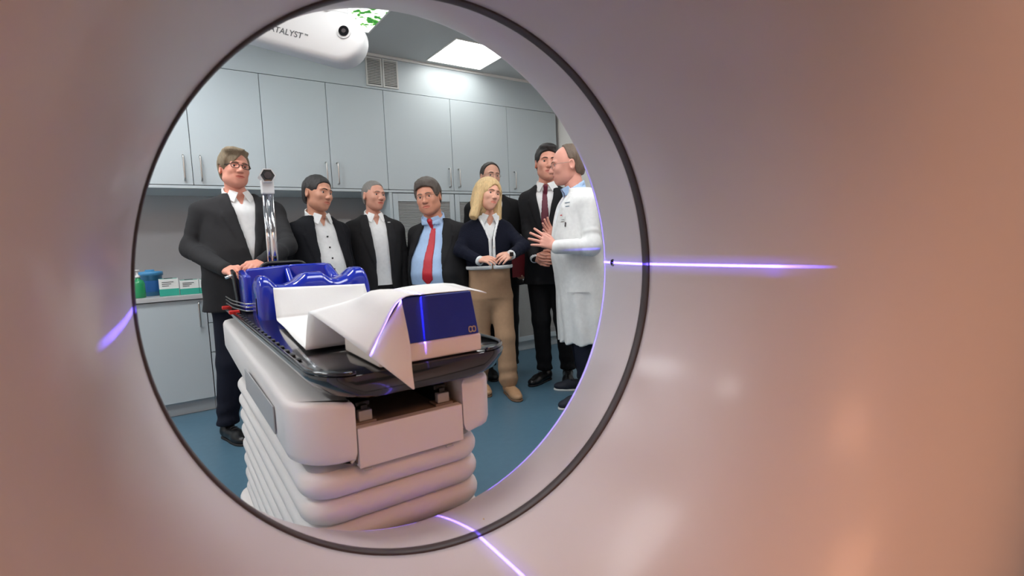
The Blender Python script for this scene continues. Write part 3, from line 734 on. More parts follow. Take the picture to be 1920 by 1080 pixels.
class Grid:
    def __init__(s, lo, hi, h):
        s.lo, s.h = lo, h
        ax = [np.arange(lo[i], hi[i]+h, h, dtype=f32) for i in range(3)]
        s.x, s.y, s.z = ax[0][:, None, None], ax[1][None, :, None], ax[2][None, None, :]
    def cone(s, a, b, r1, r2):
        a = [float(v) for v in a]; b = [float(v) for v in b]; d = [b[i]-a[i] for i in range(3)]; L2 = sum(v*v for v in d)+1e-9
        px, py, pz = s.x-f32(a[0]), s.y-f32(a[1]), s.z-f32(a[2])
        t = np.clip((px*f32(d[0])+py*f32(d[1])+pz*f32(d[2]))*f32(1/L2), 0, 1)
        return np.sqrt((px-t*f32(d[0]))**2+(py-t*f32(d[1]))**2+(pz-t*f32(d[2]))**2)-(f32(r1)+t*f32(r2-r1))
    def ell(s, c, r, R=None):
        px, py, pz = s.x-f32(c[0]), s.y-f32(c[1]), s.z-f32(c[2])
        if R is not None:
            px, py, pz = [px*f32(R[0][i])+py*f32(R[1][i])+pz*f32(R[2][i]) for i in range(3)]
        k0 = np.sqrt((px/f32(r[0]))**2+(py/f32(r[1]))**2+(pz/f32(r[2]))**2)
        k1 = np.sqrt((px/f32(r[0]**2))**2+(py/f32(r[1]**2))**2+(pz/f32(r[2]**2))**2)+f32(1e-6)
        return k0*(k0-1)/k1
    def loft(s, T, off=0., zlo=None, zhi=None, ex=2.25):   # T rows: z, half width, half depth, y centre
        T = np.array(T, float); T = T[np.argsort(T[:, 0])]; zz = np.linspace(T[0, 0]-.05, T[-1, 0]+.05, 300)
        ker = np.hanning(25); ker /= ker.sum()
        def tab(c): v_ = np.interp(zz, T[:, 0], T[:, c]); return np.convolve(np.pad(v_, 12, mode='edge'), ker, mode='valid')
        zf = s.z.ravel(); A = np.interp(zf, zz, tab(1)).astype(f32)[None, None, :]+f32(off); B = np.interp(zf, zz, tab(2)).astype(f32)[None, None, :]+f32(off)
        C_ = np.interp(zf, zz, tab(3)).astype(f32)[None, None, :]
        q = ((np.abs(s.x)/A)**f32(ex)+(np.abs(s.y-C_)/B)**f32(ex))**f32(1/ex)
        d = (q-1)*np.minimum(A, B)
        lo_ = T[0, 0] if zlo is None else zlo; hi_ = T[-1, 0] if zhi is None else zhi
        return np.maximum(d, np.maximum(f32(lo_)-s.z, s.z-f32(hi_)))
    def mesh(s, F): return snet(np.ascontiguousarray(np.broadcast_to(F, (s.x.shape[0], s.y.shape[1], s.z.shape[2]))), s.lo, s.h)
def np_obj(name, parts, mats, parent, mi=None):
    Vs, Fs, off, mid = [], [], 0, []
    for V, Q in parts:
        if len(V) == 0: continue
        Vs.append(V); Fs.append(Q+off); off += len(V)
    V = np.concatenate(Vs).astype(f32); Q = np.concatenate(Fs).astype(np.int32)
    me = bpy.data.meshes.new(name); me.vertices.add(len(V)); me.vertices.foreach_set('co', V.ravel())
    me.loops.add(Q.size); me.loops.foreach_set('vertex_index', Q.ravel())
    me.polygons.add(len(Q)); me.polygons.foreach_set('loop_start', np.arange(0, Q.size, 4, dtype=np.int32))
    me.polygons.foreach_set('use_smooth', np.ones(len(Q), bool))
    for m_ in mats: me.materials.append(m_)
    if mi is not None:
        cen = V[Q].mean(1); me.polygons.foreach_set('material_index', mi(cen).astype(np.int32))
    me.update(calc_edges=True); me.validate()
    o = bpy.data.objects.new(name, me); COL.objects.link(o); o.parent = parent; return o
def skin(name, c):
    return mat('skin_'+name, c, .48, var=.10, vscale=14, bump=.04, bscale=120, spec=.4)
def cloth(name, c, rough=.85, bump=.18, bs=26): return mat('cloth_'+name, c, rough, var=.10, vscale=40, bump=bump, bscale=bs, spec=.25)
def hairmat(name, c): return mat('hair_'+name, c, .5, var=.35, vscale=26, bump=.5, bscale=60, stretch=(6, 6, 1))
M_eye = mat('eye_white', (196, 186, 180), .25); M_iris = mat('iris', (52, 44, 40), .15)
M_shoe = mat('shoe_leather', (18, 17, 18), .3)
M_shoesole = mat('shoe_sole', (30, 28, 28), .6)

def hand_prims(g, W_, d, nrm, thumb, sc=1., curl=.5, spread=.12, curls=None, fdir=None):
    # W_ wrist, d direction to the knuckles, nrm the way the palm faces, thumb = side (+1/-1) along d x nrm
    d = Vector(d).normalized(); nrm = Vector(nrm); nrm = (nrm-d*nrm.dot(d)).normalized(); l = d.cross(nrm)*thumb
    W_ = Vector(W_); F = None
    kn = [W_+d*(.088*sc)+l*(o_*sc) for o_ in (.030, .010, -.010, -.029)]
    kn[3] = kn[3]-d*.008*sc
    for i, k_ in enumerate(kn):
        q = g.cone(W_+l*((.012, .004, -.006, -.014)[i]*sc), k_, .0150*sc, .0118*sc)
        F = q if F is None else smin(F, q, .012*sc)
    L_ = (.072, .080, .075, .058)
    for i, k_ in enumerate(kn):
        cu = curl if curls is None else curls[i]
        dirv = (d+l*((1.2, .35, -.45, -1.3)[i]*spread)).normalized(); p0 = k_; ang = 0; fin = None
        for j, (fr, ca) in enumerate(((.45, .6), (.31, .9), (.24, .6))):
            ang += cu*ca; dv = dirv*math.cos(ang)+nrm*math.sin(ang); p1 = p0+dv*(L_[i]*sc*fr*1.12)
            r_ = (.0098, .0088, .0080, .0072); q = g.cone(p0, p1, r_[j]*sc, r_[j+1]*sc); fin = q if fin is None else np.minimum(fin, q); p0 = p1
        F = smin(F, fin, .005*sc)
    t0 = W_+d*(.028*sc)+l*(.022*sc)+nrm*(.006*sc); t1 = t0+(d*.62+l*.62+nrm*.35).normalized()*(.040*sc); t2 = t1+(d*.9+l*.25+nrm*.25).normalized()*(.032*sc); t3 = t2+(d*.95-l*.02+nrm*.25*(1+curl)).normalized()*(.026*sc)
    th_ = np.minimum(np.minimum(g.cone(t0, t1, .0155*sc, .0115*sc), g.cone(t1, t2, .0110*sc, .0098*sc)), g.cone(t2, t3, .0096*sc, .0078*sc))
    F = smin(F, th_, .010*sc)
    F = smin(F, g.cone(W_+(fdir or -d)*.075*sc, W_+d*.01*sc, .028*sc, .0245*sc), .02*sc)
    return F

def head_field(g, s, jaw=1., chub=0., nose=1., female=False):
    e = lambda c, r, R=None: g.ell([v*s for v in c], [v*s for v in r], R)
    c = lambda a, b, r1, r2: g.cone([v*s for v in a], [v*s for v in b], r1*s, r2*s)
    F = e((0, .014, .034), (.0755, .0965, .084))
    F = smin(F, e((0, -.022, -.022), (.0640+.3*chub, .070, .082)), .035*s)
    F = smin(F, e((0, -.040, -.072), (.0455*jaw+.5*chub, .048, .042+.2*chub)), .03*s)
    F = smin(F, e((0, -.071, -.096), (.021*jaw, .017, .017)), .026*s)
    F = smin(F, e((0, .000, -.065), (.054*jaw+.5*chub, .055, .040)), .03*s)
    for q in (-1, 1):
        F = smin(F, e((.036*q, -.066, -.022), (.021+.2*chub, .022, .020+.2*chub)), .026*s)          # cheeks
        F = smin(F, c((.012*q, -.088, .026), (.044*q, -.076, .024), .007, .006), .016*s)            # brow ridge
        F = smax(F, -e((.0315*q, -.0985, .004), (.0168, .0160, .0098)), .012*s)                     # eye sockets
        F = smin(F, c((.018*q, -.0815, .0125), (.043*q, -.0735, .0108), .0035, .003), .005*s)        # upper lids
        F = smin(F, c((.019*q, -.0805, -.0045), (.042*q, -.073, -.0035), .003, .0025), .006*s)
    F = smin(F, c((0, -.086, .012), (0, -.107*1, -.026), .0075*nose, .0118*nose), .014*s)           # nose
    F = smin(F, e((0, -.1085, -.029), (.0120*nose, .0115*nose, .0100*nose)), .008*s)
    for q in (-1, 1): F = smin(F, e((.0125*q, -.098, -.0315), (.0075, .0090, .0068)), .007*s)
    F = smin(F, e((0, -.079, -.060), (.034, .016, .021)), .016*s)                                  # mouth mound
    for q in (-1, 1):
        F = smin(F, c((0, -.0930, -.0568), (.024*q, -.0835, -.0600), .0034, .0016), .005*s)
        F = smin(F, c((0, -.0925, -.0672), (.021*q, -.0840, -.0630), .0044, .0018), .005*s)
    F = smax(F, -g.ell((0, -.0985*s, -.0617*s), (.027*s, .012*s, .0013*s)), .003*s)
    for q in (-1, 1):                                                                               # ears
        a = rad(22)*q; R = Matrix.Rotation(a, 3, 'Z') @ Matrix.Rotation(rad(-10), 3, 'X'); R = [[R[i][j] for j in range(3)] for i in range(3)]
        ear = e((.0765*q, .018, -.006), (.0085, .0200, .0320), R); ear = smax(ear, -e((.0835*q, .012, -.004), (.006, .011, .020), R), .006*s)
        F = smin(F, ear, .008*s)
    return F

def hair_field(g, s, style):
    e = lambda c, r, R=None: g.ell([v*s for v in c], [v*s for v in r], R)
    th = style.get('t', .009)
    F = e((0, .016, .036), (.0765+th*.8, .0985+th, .086+th))
    F = smin(F, e((0, .045, -.03), (.060+th*.4, .058+th*.5, .06)), .03*s)
    for c_, r_ in style.get('add', []): F = smin(F, e(c_, r_), .02*s)
    ys = np.array([p[0] for p in style['line']])*s; zs = np.array([p[1] for p in style['line']])*s
    hl = np.interp(g.y.ravel(), ys, zs).astype(f32)[None, :, None]
    if 'temple' in style:      # hairline rises away from / towards the middle line
        hl = hl+f32(style['temple'])*np.clip(np.abs(g.x)/f32(.07*s), 0, 1)**2*(g.y < -.02*s)
    if 'part' in style: hl = hl+f32(style['part'])*g.x/f32(.07)*(g.y < -.02*s)
    F = smax(F, (hl-g.z)*f32(.8), .006*s)
    # strand relief
    F = F+f32(.0016*s)*np.sin(g.x*f32(420/s*.24)+g.z*f32(60))*np.sin(g.y*f32(160))
    if style.get('crown_hole'): F = smax(F, -e(style['crown_hole'][0], style['crown_hole'][1]), .01*s)
    return F

HAIR = {
 'swept': dict(t=.016, line=[(-.14, .094), (-.095, .078), (-.06, .058), (-.05, .005), (-.03, -.012), (.0, .018), (.03, .02), (.04, -.06), (.1, -.085)], add=[((-.035, -.052, .098), (.05, .05, .028)), ((.02, -.06, .098), (.055, .042, .022)), ((-.072, -.02, .05), (.018, .05, .05))], part=.10),
 'short': dict(t=.008, line=[(-.14, .10), (-.085, .080), (-.058, .060), (-.052, .0), (-.03, -.02), (.0, .018), (.03, .02), (.04, -.06), (.1, -.08)], temple=-.01),
 'buzz': dict(t=.003, line=[(-.14, .115), (-.08, .092), (-.05, .070), (-.045, .01), (-.03, -.015), (.0, .018), (.03, .02), (.04, -.06), (.1, -.08)], temple=-.004),
 'thick': dict(t=.017, line=[(-.14, .085), (-.09, .076), (-.062, .062), (-.055, .005), (-.035, -.012), (.0, .02), (.03, .022), (.04, -.065), (.1, -.085)], add=[((0, -.03, .098), (.06, .06, .026))], temple=-.012),
 'receding': dict(t=.007, line=[(-.14, .135), (-.06, .118), (-.035, .085), (-.03, .02), (-.02, -.015), (.0, .018), (.03, .02), (.04, -.06), (.1, -.08)], temple=-.03),
 'balding': dict(t=.006, line=[(-.14, .2), (-.03, .16), (-.012, .10), (.0, .035), (.012, .022), (.03, .02), (.04, -.06), (.1, -.08)]),
 'dark': dict(t=.011, line=[(-.14, .098), (-.088, .080), (-.06, .060), (-.054, .0), (-.032, -.022), (.0, .018), (.03, .02), (.04, -.06), (.1, -.08)], add=[((0, -.03, .102), (.058, .06, .026))], temple=-.008),
}

def glasses(parent, s, m, r=.0013, wd=.021, ht=.0155, sq=2.6):
    e = empty('glasses'); e.parent = parent
    zc = .003*s
    for q in (-1, 1):
        P = []
        for k in range(25):
            a = 2*math.pi*k/24; c_, n_ = math.cos(a), math.sin(a)
            x = (.0325*q+wd*math.copysign(abs(c_)**(2/sq), c_))*s; z = zc+ht*math.copysign(abs(n_)**(2/sq), n_)*s*(1.0)
            P.append((x, (-.101+.16*(abs(x)/s-.0325)**1*.55)*s, z))
        tube('rim', P, r*s, m, e, 6)
        tube('temple', [((.0325+wd)*q*s, -.093*s, zc+.006*s), (.074*q*s, -.06*s, zc+.006*s), (.081*q*s, .012*s, zc+.004*s)], r*s*1.1, m, e, 6)
    tube('bridge', [(-.0125*s, -.103*s, zc+.004*s), (0, -.107*s, zc+.006*s), (.0125*s, -.103*s, zc+.004*s)], r*s, m, e, 6)
    return e

def person(S):
    bx, by = S['base']; fc = -math.atan2(bx, by); rz = fc+rad(S.get('turn', 0))
    sc_ = S.get('scale', 1.)
    Rz = Matrix.Rotation(rz, 3, 'Z'); Ri = Rz.transposed(); B_ = Vector((bx, by, 0))
    def loc(p): return Ri @ (Vector(p)-B_)
    root_loc = B_
    hh = S['hh']; s = hh/.24
    top = loc(at(*S['head'])); hc = Vector((top.x, top.y, top.z-S.get('ho', .125)*s)); chin = hc.z-.115*s
    M_sk = skin(S['skin'][0], S['skin'][1]); M_lip = mat('lip_'+S['skin'][0], tuple(int(v*f_) for v, f_ in zip(S['skin'][1], (.92, .74, .74))), .45)
    # --- landmarks
    w_ = S.get('w', .19); belly = S.get('belly', 0.); dp = S.get('depth', .115)
    zS = chin-S.get('drop', .125)            # shoulder joint height
    cy = 0.0
    tx, ty = S.get('shift', (0, 0))
    hcx = hc.x*.55; hcy = max(min(hc.y, .02), -.06)
    tl = (zS-.47*top.z)/.60; ha = top.z/1.8
    def zo(o_): return zS+(o_ if o_ > 0 else o_*tl)
    hipz = zo(-.60)
    body_T = [(zS+.135, .058, .060, hcy+.03), (zS+.095, .066, .066, hcy*.8+.03), (zS+.075, .10, .075, .015), (zS+.045, w_*.88, .088, .008), (zS-.02, w_*.99, dp*.93, 0), (zo(-.12), w_*.98, dp*1.06, -.006),
              (zo(-.26), w_*.95+belly*.25, dp*1.06+belly*.5, -.006-belly*.4), (zo(-.40), w_*.90+belly*.5, dp+belly*.8, -.004-belly*.6), (zo(-.52), w_*.93+belly*.4, dp*1.02+belly*.6, -belly*.4), (zo(-.64), w_*.93, dp*1.0, .004)]
    # --- arms
    arms = []
    for k, side in ((0, -1), (1, 1)):
        a = S['arms'][k]; sh = Vector((side*(w_-.020), .008, zS-.022))
        if a == 'hang':
            el = Vector((side*(w_+.030), .03, zS-.29*ha)); wr = Vector((side*(w_+.026), -.03, zS-.53*ha)); hd = Vector((0, -.12, -1)); nm_ = Vector((-side, 0, 0)); cu = .5; spd = .04; ths = None; cl = None
        else:
            el = loc(at(*a['el'])); wr = loc(at(*a['wr'])); hd = loc(at(*a['to']))-wr; nm_ = Ri @ Vector(a['palm']); cu = a.get('curl', .5); spd = a.get('spread', .08); cl = a.get('curls')
        arms.append((sh, el, wr, hd, nm_, cu, spd, side, a if isinstance(a, dict) else {}, cl))
    # --- body: head, neck, torso, forearms and hands joined as one figure
    parts = []
    ry = Matrix.Rotation(rad(S.get('hyaw', 0)-S.get('turn', 0)), 3, 'Z') @ Matrix.Rotation(rad(S.get('hroll', 0)), 3, 'Y') @ Matrix.Rotation(rad(S.get('hpitch', 0)), 3, 'X')
    g = Grid((-.10*s, -.135*s, -.15*s), (.10*s, .135*s, .14*s), .0030)
    V, Q = g.mesh(head_field(g, s, S.get('jaw', 1.), S.get('chub', 0.), S.get('nose', 1.)))
    Rn = np.array([[ry[i][j] for j in range(3)] for i in range(3)])
    lipmask = None
    Vh = V; Vw = V@Rn.T+np.array(hc); parts.append((Vw, Q)); nhead = len(Q)
    cl_ = Vh[Q].mean(1)/s
    lips = (cl_[:, 2] > -.0735) & (cl_[:, 2] < -.0515) & (cl_[:, 1] < -.079) & ((np.abs(cl_[:, 0])/.0265)**1.6+(np.abs(cl_[:, 2]+.0622)/.0100)**1.6 < 1.0)
    hbv = BVHTree.FromPolygons([Vector(v_) for v_ in Vh], [tuple(int(i_) for i_ in q_) for q_ in Q])
    nb = Vector((hcx, hcy+.03, zS+.06))
    g = Grid((-w_-.05, -.2, hipz), (w_+.05, .2, chin+.09), .013)
    rn_ = (.050+.6*S.get('chub', 0))*s
    F = g.loft(body_T, -.012, zhi=zS+.10); F = smin(F, g.cone(nb, hc+Rn_v(ry, (0, .022*s, -.045*s)), rn_*1.12, rn_), .03)
    parts.append(g.mesh(F))
    for (sh, el, wr, hd, nm_, cu, spd, side, a, cl) in arms:
        if a.get('nohand'): continue
        hs = S.get('hand', 1.)
        c0 = wr+hd.normalized()*.08; g = Grid(tuple(c0-Vector((.155, .155, .155))), tuple(c0+Vector((.155, .155, .155))), .0044)
        tsd = a.get('thumb', -side)
        parts.append(g.mesh(hand_prims(g, wr, hd, nm_, tsd, hs, cu, spd, cl, (el-wr).normalized())))
    allV = None
    def mi(cen):
        r_ = np.zeros(len(cen), int); r_[:nhead][lips] = 1; return r_
    body = np_obj('person', parts, [M_sk, M_lip], None, mi)
    body.location = B_; body.rotation_euler = (0, 0, rz)
    tag(body, S['label'], 'person')
    # --- face details
    HM = Matrix.Translation(hc) @ ry.to_4x4()
    he = empty('head_details'); he.parent = body; he.matrix_local = HM
    for q in (-1, 1):
        bm = bmesh.new(); bmesh.ops.create_uvsphere(bm, u_segments=14, v_segments=10, radius=.0125*s)
        o = bm_obj('eye', bm, M_eye, body, True); o.data.materials.append(M_iris); o.matrix_local = HM @ Matrix.Translation((.031*q*s, -.0728*s, .0035*s))
        gz = S.get('gaze', 0)
        for p_ in o.data.polygons:
            c_ = p_.center
            if c_.y < -.0080*s and math.hypot(c_.x-gz*s, c_.z) < .0072*s: p_.material_index = 1
        P = []
        for a, z in ((.010, .0225), (.017, .0255), (.025, .0275), (.034, .0272), (.041, .0245), (.047, .0205)):
            hh_ = hbv.ray_cast(Vector((q*a*s, -.3, z*s)), Vector((0, 1, 0)))
            P.append((q*a*s, (hh_[0].y if hh_[0] else -.08*s)-.0004, z*s))
        o = tube('eyebrow', P, [.0022*s, .0033*s, .0034*s, .0030*s, .0022*s, .0010*s], S['browm'], body, 6); o.matrix_local = HM
    if S.get('glasses'):
        ge = glasses(body, s, S['glasses'], *S.get('gdim', ())); ge.matrix_local = HM
    bpy.data.objects.remove(he)
    if S['hair'] in HAIR:
        g = Grid((-.105*s, -.14*s, -.12*s), (.105*s, .15*s, .155*s), .0048)
        F = hair_field(g, s, HAIR[S['hair']]); o = np_obj('hair', [g.mesh(F)], [S['hairm']], body); o.matrix_local = HM
    elif S['hair'] == 'bob':
        g = Grid((-.155*s, -.13*s, -.25*s), (.155*s, .16*s, .15*s), .0055)
        e_ = lambda c, r: g.ell([v*s for v in c], [v*s for v in r])
        F = e_((0, .018, .04), (.096, .113, .096)); F = smin(F, e_((0, .045, -.06), (.112, .075, .13)), .05*s)
        for q in (-1, 1):
            F = smin(F, g.cone((.074*q*s, .0, .03*s), (.103*q*s, -.014*s, -.18*s), .033*s, .036*s), .03*s)
        F = F+f32(.0022)*np.sin(g.x*f32(230)+3*np.sin(g.z*f32(14)))*np.sin(g.y*f32(190))
        face = e_((.006, -.105, -.035), (.058, .10, .108)); F = smax(F, -face, .012*s)
        F = smax(F, -g.cone((0, -.1*s, -.15*s), (0, -.03*s, -.30*s), .055*s, .062*s), .02*s)
        F = np.maximum(F, f32(-.205*s)-g.z+f32(.010)*np.sin(g.x*f32(75)+g.y*f32(60)))
        o = np_obj('hair', [g.mesh(F)], [S['hairm']], body); o.matrix_local = HM
    # --- shirt
    if S.get('shirt'):
        g = Grid((-w_-.1, -.26, zS-.66), (w_+.1, .24, chin+.03), .0085)
        F = g.loft(body_T, .0, zhi=zS+.088, zlo=S.get('shirtlo', zo(-.52)))
        ax0 = nb-Vector((0, 0, .0)); ax1 = hc+Rn_v(ry, (0, .02*s, -.06*s)); ck = chin-.012
        rr_ = rn_*1.10+.010
        dcol = g.cone(ax0-Vector((0, 0, .02)), ax1, rr_*1.18, rr_*1.0)
        shell = np.maximum(dcol, -(dcol+f32(.010))); zt_ = f32(zS+.105)+f32(.55)*(g.y-f32(hcy)); shell = np.maximum(shell, np.maximum(g.z-zt_, f32(zS+.045)-g.z))
        shell = np.maximum(shell, -np.maximum(np.abs(g.x-f32(hcx*.9))-(f32(.004)+np.maximum(g.z-f32(zS+.035), 0)*f32(.55 if not S.get('tie') else .15)), g.y-f32(hcy-.01)))
        F = smin(F, shell, .006)
        if S.get('tie'): F = smin(F, np.maximum(g.cone(ax0-Vector((0, 0, .03)), ax1, rn_*1.14+.006, rn_+.004), g.z-zt_+f32(.014)), .01)
        if not S.get('tie'):
            vn = np.maximum(np.abs(g.x-f32(hcx*.9))-(g.z-f32(zS+.012))*f32(.42), g.y-f32(hcy-.0)); F = smax(F, -vn, .006)
        o = np_obj('shirt', [g.mesh(F)], [S['shirt']], body)
        if S.get('buttons'):
            for k in range(5):
                z = zo(-.06-.085*k); y = front_y(body_T, z, hcx*.5*0)-.002
                b_ = box('button', -.0055, .0055, -.003, .003, -.0055, .0055, S['buttons'], body, bev=.002); b_.location = (S.get('bx', 0)+0, y, z)
        # turned-down collar points
        for q in (-1, 1):
            y0 = front_y(body_T, zS+.05, 0)
            pts = [(hcx*.9+q*.012, hcy-.062*s, zS+.094), (hcx*.9+q*.052*s, hcy-.030*s, zS+.112), (hcx*.9+q*.082*s, -.062, zS+.058), (hcx*.9+q*.045*s, -.094, zS+.032)]
            o = mesh_obj('collar', pts, [(0, 1, 2, 3) if q > 0 else (3, 2, 1, 0)], S['shirt'], body); md = o.modifiers.new('t', 'SOLIDIFY'); md.thickness = .005; md.offset = 0
            sb = o.modifiers.new('s', 'BEVEL'); sb.width = .0015
    if S.get('tie'):
        g = Grid((-.10, -.32, zS-.54), (.08, .02, zS+.12), .006)
        wt = np.interp(g.z.ravel(), [zo(-.50), zo(-.455), zo(-.44), zo(-.2), zS+.035, zS+.05, zS+.10], [.001, .036, .042, .033, .017, .020, .026]).astype(f32)[None, None, :]
        F = g.loft(body_T, .007, zlo=zo(-.50), zhi=zS+.10); F = np.maximum(F, -g.loft(body_T, -.004, zlo=zS-1, zhi=zS+1))
        F = np.maximum(F, np.abs(g.x-f32(S.get('tiex', 0))*np.clip((f32(zS)-g.z), 0, 1))-wt); F = np.maximum(F, g.y)
        F = smin(F, g.cone((hcx*.8, hcy-.064, zS+.072), (hcx*.5, front_y(body_T, zS+.03, 0)-.008, zS+.028), .019, .0145), .01)
        np_obj('tie', [g.mesh(F)], [S['tie']], body)
    # --- jacket / cardigan / coat
    J = S['jacket']; hem = J['hem']; off = J.get('off', .016)
    JT = [r_ for r_ in body_T if r_[0] > zo(-.60)]+[(zo(-.62), w_*.97+belly*.3, dp*1.08+belly*.3, -belly*.15)]
    if hem < zo(-.66): JT += [(hem+.02, w_*J.get('flare', 1.08), dp*J.get('flare', 1.08)*1.1, J.get('hy', 0.)), (hem-.02, w_*J.get('flare', 1.08), dp*J.get('flare', 1.08)*1.1, J.get('hy', 0.))]
    else: JT += [(hem-.05, w_*1.0+belly*.3, dp*1.1, 0)]
    lo = [-w_-.16, -.28, hem-.03]; hi = [w_+.16, .24, chin+.02]
    for (sh, el, wr, *_) in arms:
        for p_ in (el, wr):
            for i in range(3): lo[i] = min(lo[i], p_[i]-.09); hi[i] = max(hi[i], p_[i]+.09)
    g = Grid(lo, hi, J.get('h', .0085))
    F = g.loft(JT, off, zlo=hem, zhi=zS+.094)
    if J.get('neck', True): F = smax(F, -g.cone(nb-Vector((0, 0, .1)), nb+Vector((0, -.01, .12)), rn_*1.1+.012, rn_*1.1+.016), .008)
    if 'open' in J:
        tz = [zo(r_[0]) for r_ in J['open']]; o_ = np.argsort(tz); tz = np.array(tz)[o_]
        xl = np.interp(g.z.ravel(), tz, np.array([r_[1] for r_ in J['open']])[o_]).astype(f32)[None, None, :]; xr = np.interp(g.z.ravel(), tz, np.array([r_[2] for r_ in J['open']])[o_]).astype(f32)[None, None, :]
        cut = np.maximum(np.maximum(xl-g.x, g.x-xr), g.y-f32(.0))
        if J.get('lapel', True):
            LW = np.interp(g.z.ravel(), [zo(-.42), zo(-.34), zS-.04, zS-.02, zS+.04, zS+.09], [0, .018, .078, .062, .066, .03]).astype(f32)[None, None, :]*f32(J.get('lw', 1.))
            lap = g.loft(JT, off+.0065, zlo=hem, zhi=zS+.092); lap = np.maximum(lap, np.maximum(np.minimum(np.abs(g.x-xl-LW*.0), 9)*0+np.maximum(xl-LW-g.x, g.x-(xr+LW)), g.y+f32(.02)))
            lap = np.maximum(lap, f32(zo(-.36))-g.z)
            F = np.minimum(F, lap)
        F = smax(F, -cut, .005)
    sl = None
    for (sh, el, wr, hd, nm_, cu, spd, side, a, cl) in arms:
        k_ = J.get('sleeve', 1.)
        q = smin(g.cone(sh, el, .066*k_, .053*k_), g.cone(el, wr+(wr-el).normalized()*a.get('cuff', -.005), .054*k_, .043*k_), .025)
        # soft creases round the elbow
        dl = np.sqrt((g.x-f32(el.x))**2+(g.y-f32(el.y))**2+(g.z-f32(el.z))**2)
        q = q+f32(J.get('crease', .004))*np.sin(dl*f32(150))*np.clip(1-dl/f32(.16), 0, 1)
        q = np.maximum(q, -(1e3)) ; F = smin(F, q, f32(.012)+f32(.03)*np.clip((g.z-f32(zS-.12))/f32(.1), 0, 1))
    F = F+f32(J.get('fold', .0022))*(np.sin(g.z*f32(34)+g.x*f32(25))*np.sin(g.x*f32(30)+g.y*f32(22)+g.z*f32(6)))
    if J.get('drape'):
        F = F+f32(J['drape'])*np.sin(f32(11)*np.arctan2(g.y, g.x)+g.z*f32(5))*np.clip((f32(zo(-.50))-g.z)/f32(.4), 0, 1)
    o = np_obj(J.get('name', 'jacket'), [g.mesh(F)], [J['m']], body)
    if S.get('trim'):
        TB = g.loft(JT, off+.009, zlo=hem-.004, zhi=zS+.094); TB = np.maximum(TB, -g.loft(JT, off-.012, zlo=hem-1, zhi=zS+1))
        bw = f32(.009)
        fr = np.maximum(np.minimum(np.abs(g.x-xl+bw), np.abs(g.x-xr-bw))-bw, g.y)
        fr = np.maximum(fr, f32(hem)-g.z)
        hb_ = np.maximum(np.maximum(g.z-f32(hem+.023), f32(hem-.004)-g.z), -cut)
        np_obj('trim', [g.mesh(np.maximum(TB, np.minimum(fr, hb_)))], [S['trim']], body)
        for k in range(2):
            z = zo(-.17-.115*k); b_ = box('button', -.007, .007, -.004, .004, -.007, .007, M_pearl, body, bev=.003, seg=3, smooth=True); b_.location = (.012, front_y(JT, z, 0, off)-.008, z)
    if S.get('cuffs'):
        for (sh, el, wr, hd, nm_, cu, spd, side, a, cl) in arms:
            if a.get('nohand') or a == {} and not S.get('hangcuffs'): continue
            dv = (wr-el).normalized(); cl0 = a.get('cuff', -.005)
            tube('cuff', [wr+dv*(cl0+.012), wr+dv*(cl0+S.get('cufflen', .05))], [.041*J.get('sleeve', 1.), .038*J.get('sleeve', 1.)], S['cuffs'], body, 16)
    # --- trousers and shoes
    T = S['legs']; feet = T.get('feet', [(-.10, .0, 8), (.10, .0, -8)]); kw = T.get('k', 1.)
    hz_ = hipz+.02; g = Grid((-.30, -.34, .045), (.30, .34, max(hz_+.13, T.get('top', 0)+.03)), .0095)
    F = g.ell((0, 0, hz_-.02), (w_*.90, dp*1.02+belly*.2, .15))
    F = smin(F, g.loft(body_T, .006, zlo=hz_-.04, zhi=T.get('top', zo(-.49))), .03)
    for k, (fx, fy, fa) in enumerate(feet):
        sgn = -1 if k == 0 else 1
        hip = Vector((sgn*w_*.46, .0, hz_-.06)); an = Vector((fx, fy+.035, .10)); kn = (hip+an)/2+Vector((0, -.03, .03))
        q = smin(g.cone(hip, kn, .098*kw, .072*kw), g.cone(kn, an, .072*kw, T.get('cuff', .062)*kw), .03)
        dz_ = g.z-f32(.12); q = q+f32(.005)*np.sin(dz_*f32(70)+g.y*f32(20))*np.clip(1-np.abs(dz_)/f32(.2), 0, 1)
        F = smin(F, q, .03)
    F = np.maximum(F, f32(T.get('end', .085))-g.z)
    np_obj('trousers', [g.mesh(F)], [T['m']], body)
    for k, (fx, fy, fa) in enumerate(feet):
        SH = S['shoe']; g = Grid((-.07, -.235, -.004), (.07, .13, .15), .0058)
        low = SH.get('low', False)
        F = g.cone((0, .035, .045), (0, -.10, .038), .040, .043); F = smin(F, g.ell((0, -.145, .030), (.042, .065, .032)), .03)
        F = smin(F, g.cone((0, .04, .05), (0, .035, .055 if low else .105), .040, .036), .02)
        F = np.maximum(F, f32(.012)-g.z)
        if low: F = smax(F, -g.ell((0, .01, .085), (.032, .07, .04)), .01)
        Vm, Qm = g.mesh(F)
        so = np.maximum(np.abs(g.z-f32(.007))-f32(.0075), smin(g.cone((0, .04, .007), (0, -.09, .007), .039, .042), g.ell((0, -.14, .007), (.044, .072, .05)), .03))
        e = empty('shoe'); e.parent = body; e.location = (fx, fy, 0); e.rotation_euler = (0, 0, rad(fa))
        np_obj('upper', [(Vm, Qm)], [SH['m']], e); np_obj('sole', [g.mesh(so)], [SH.get('sole', M_shoesole)], e)
        if not low and SH.get('laces', True):
            for j in range(3): tube('lace', [(-.022, -.055-.02*j, .082-.006*j), (0, -.058-.02*j, .0895-.006*j), (.022, -.055-.02*j, .082-.006*j)], .0022, M_shoesole, e, 5)
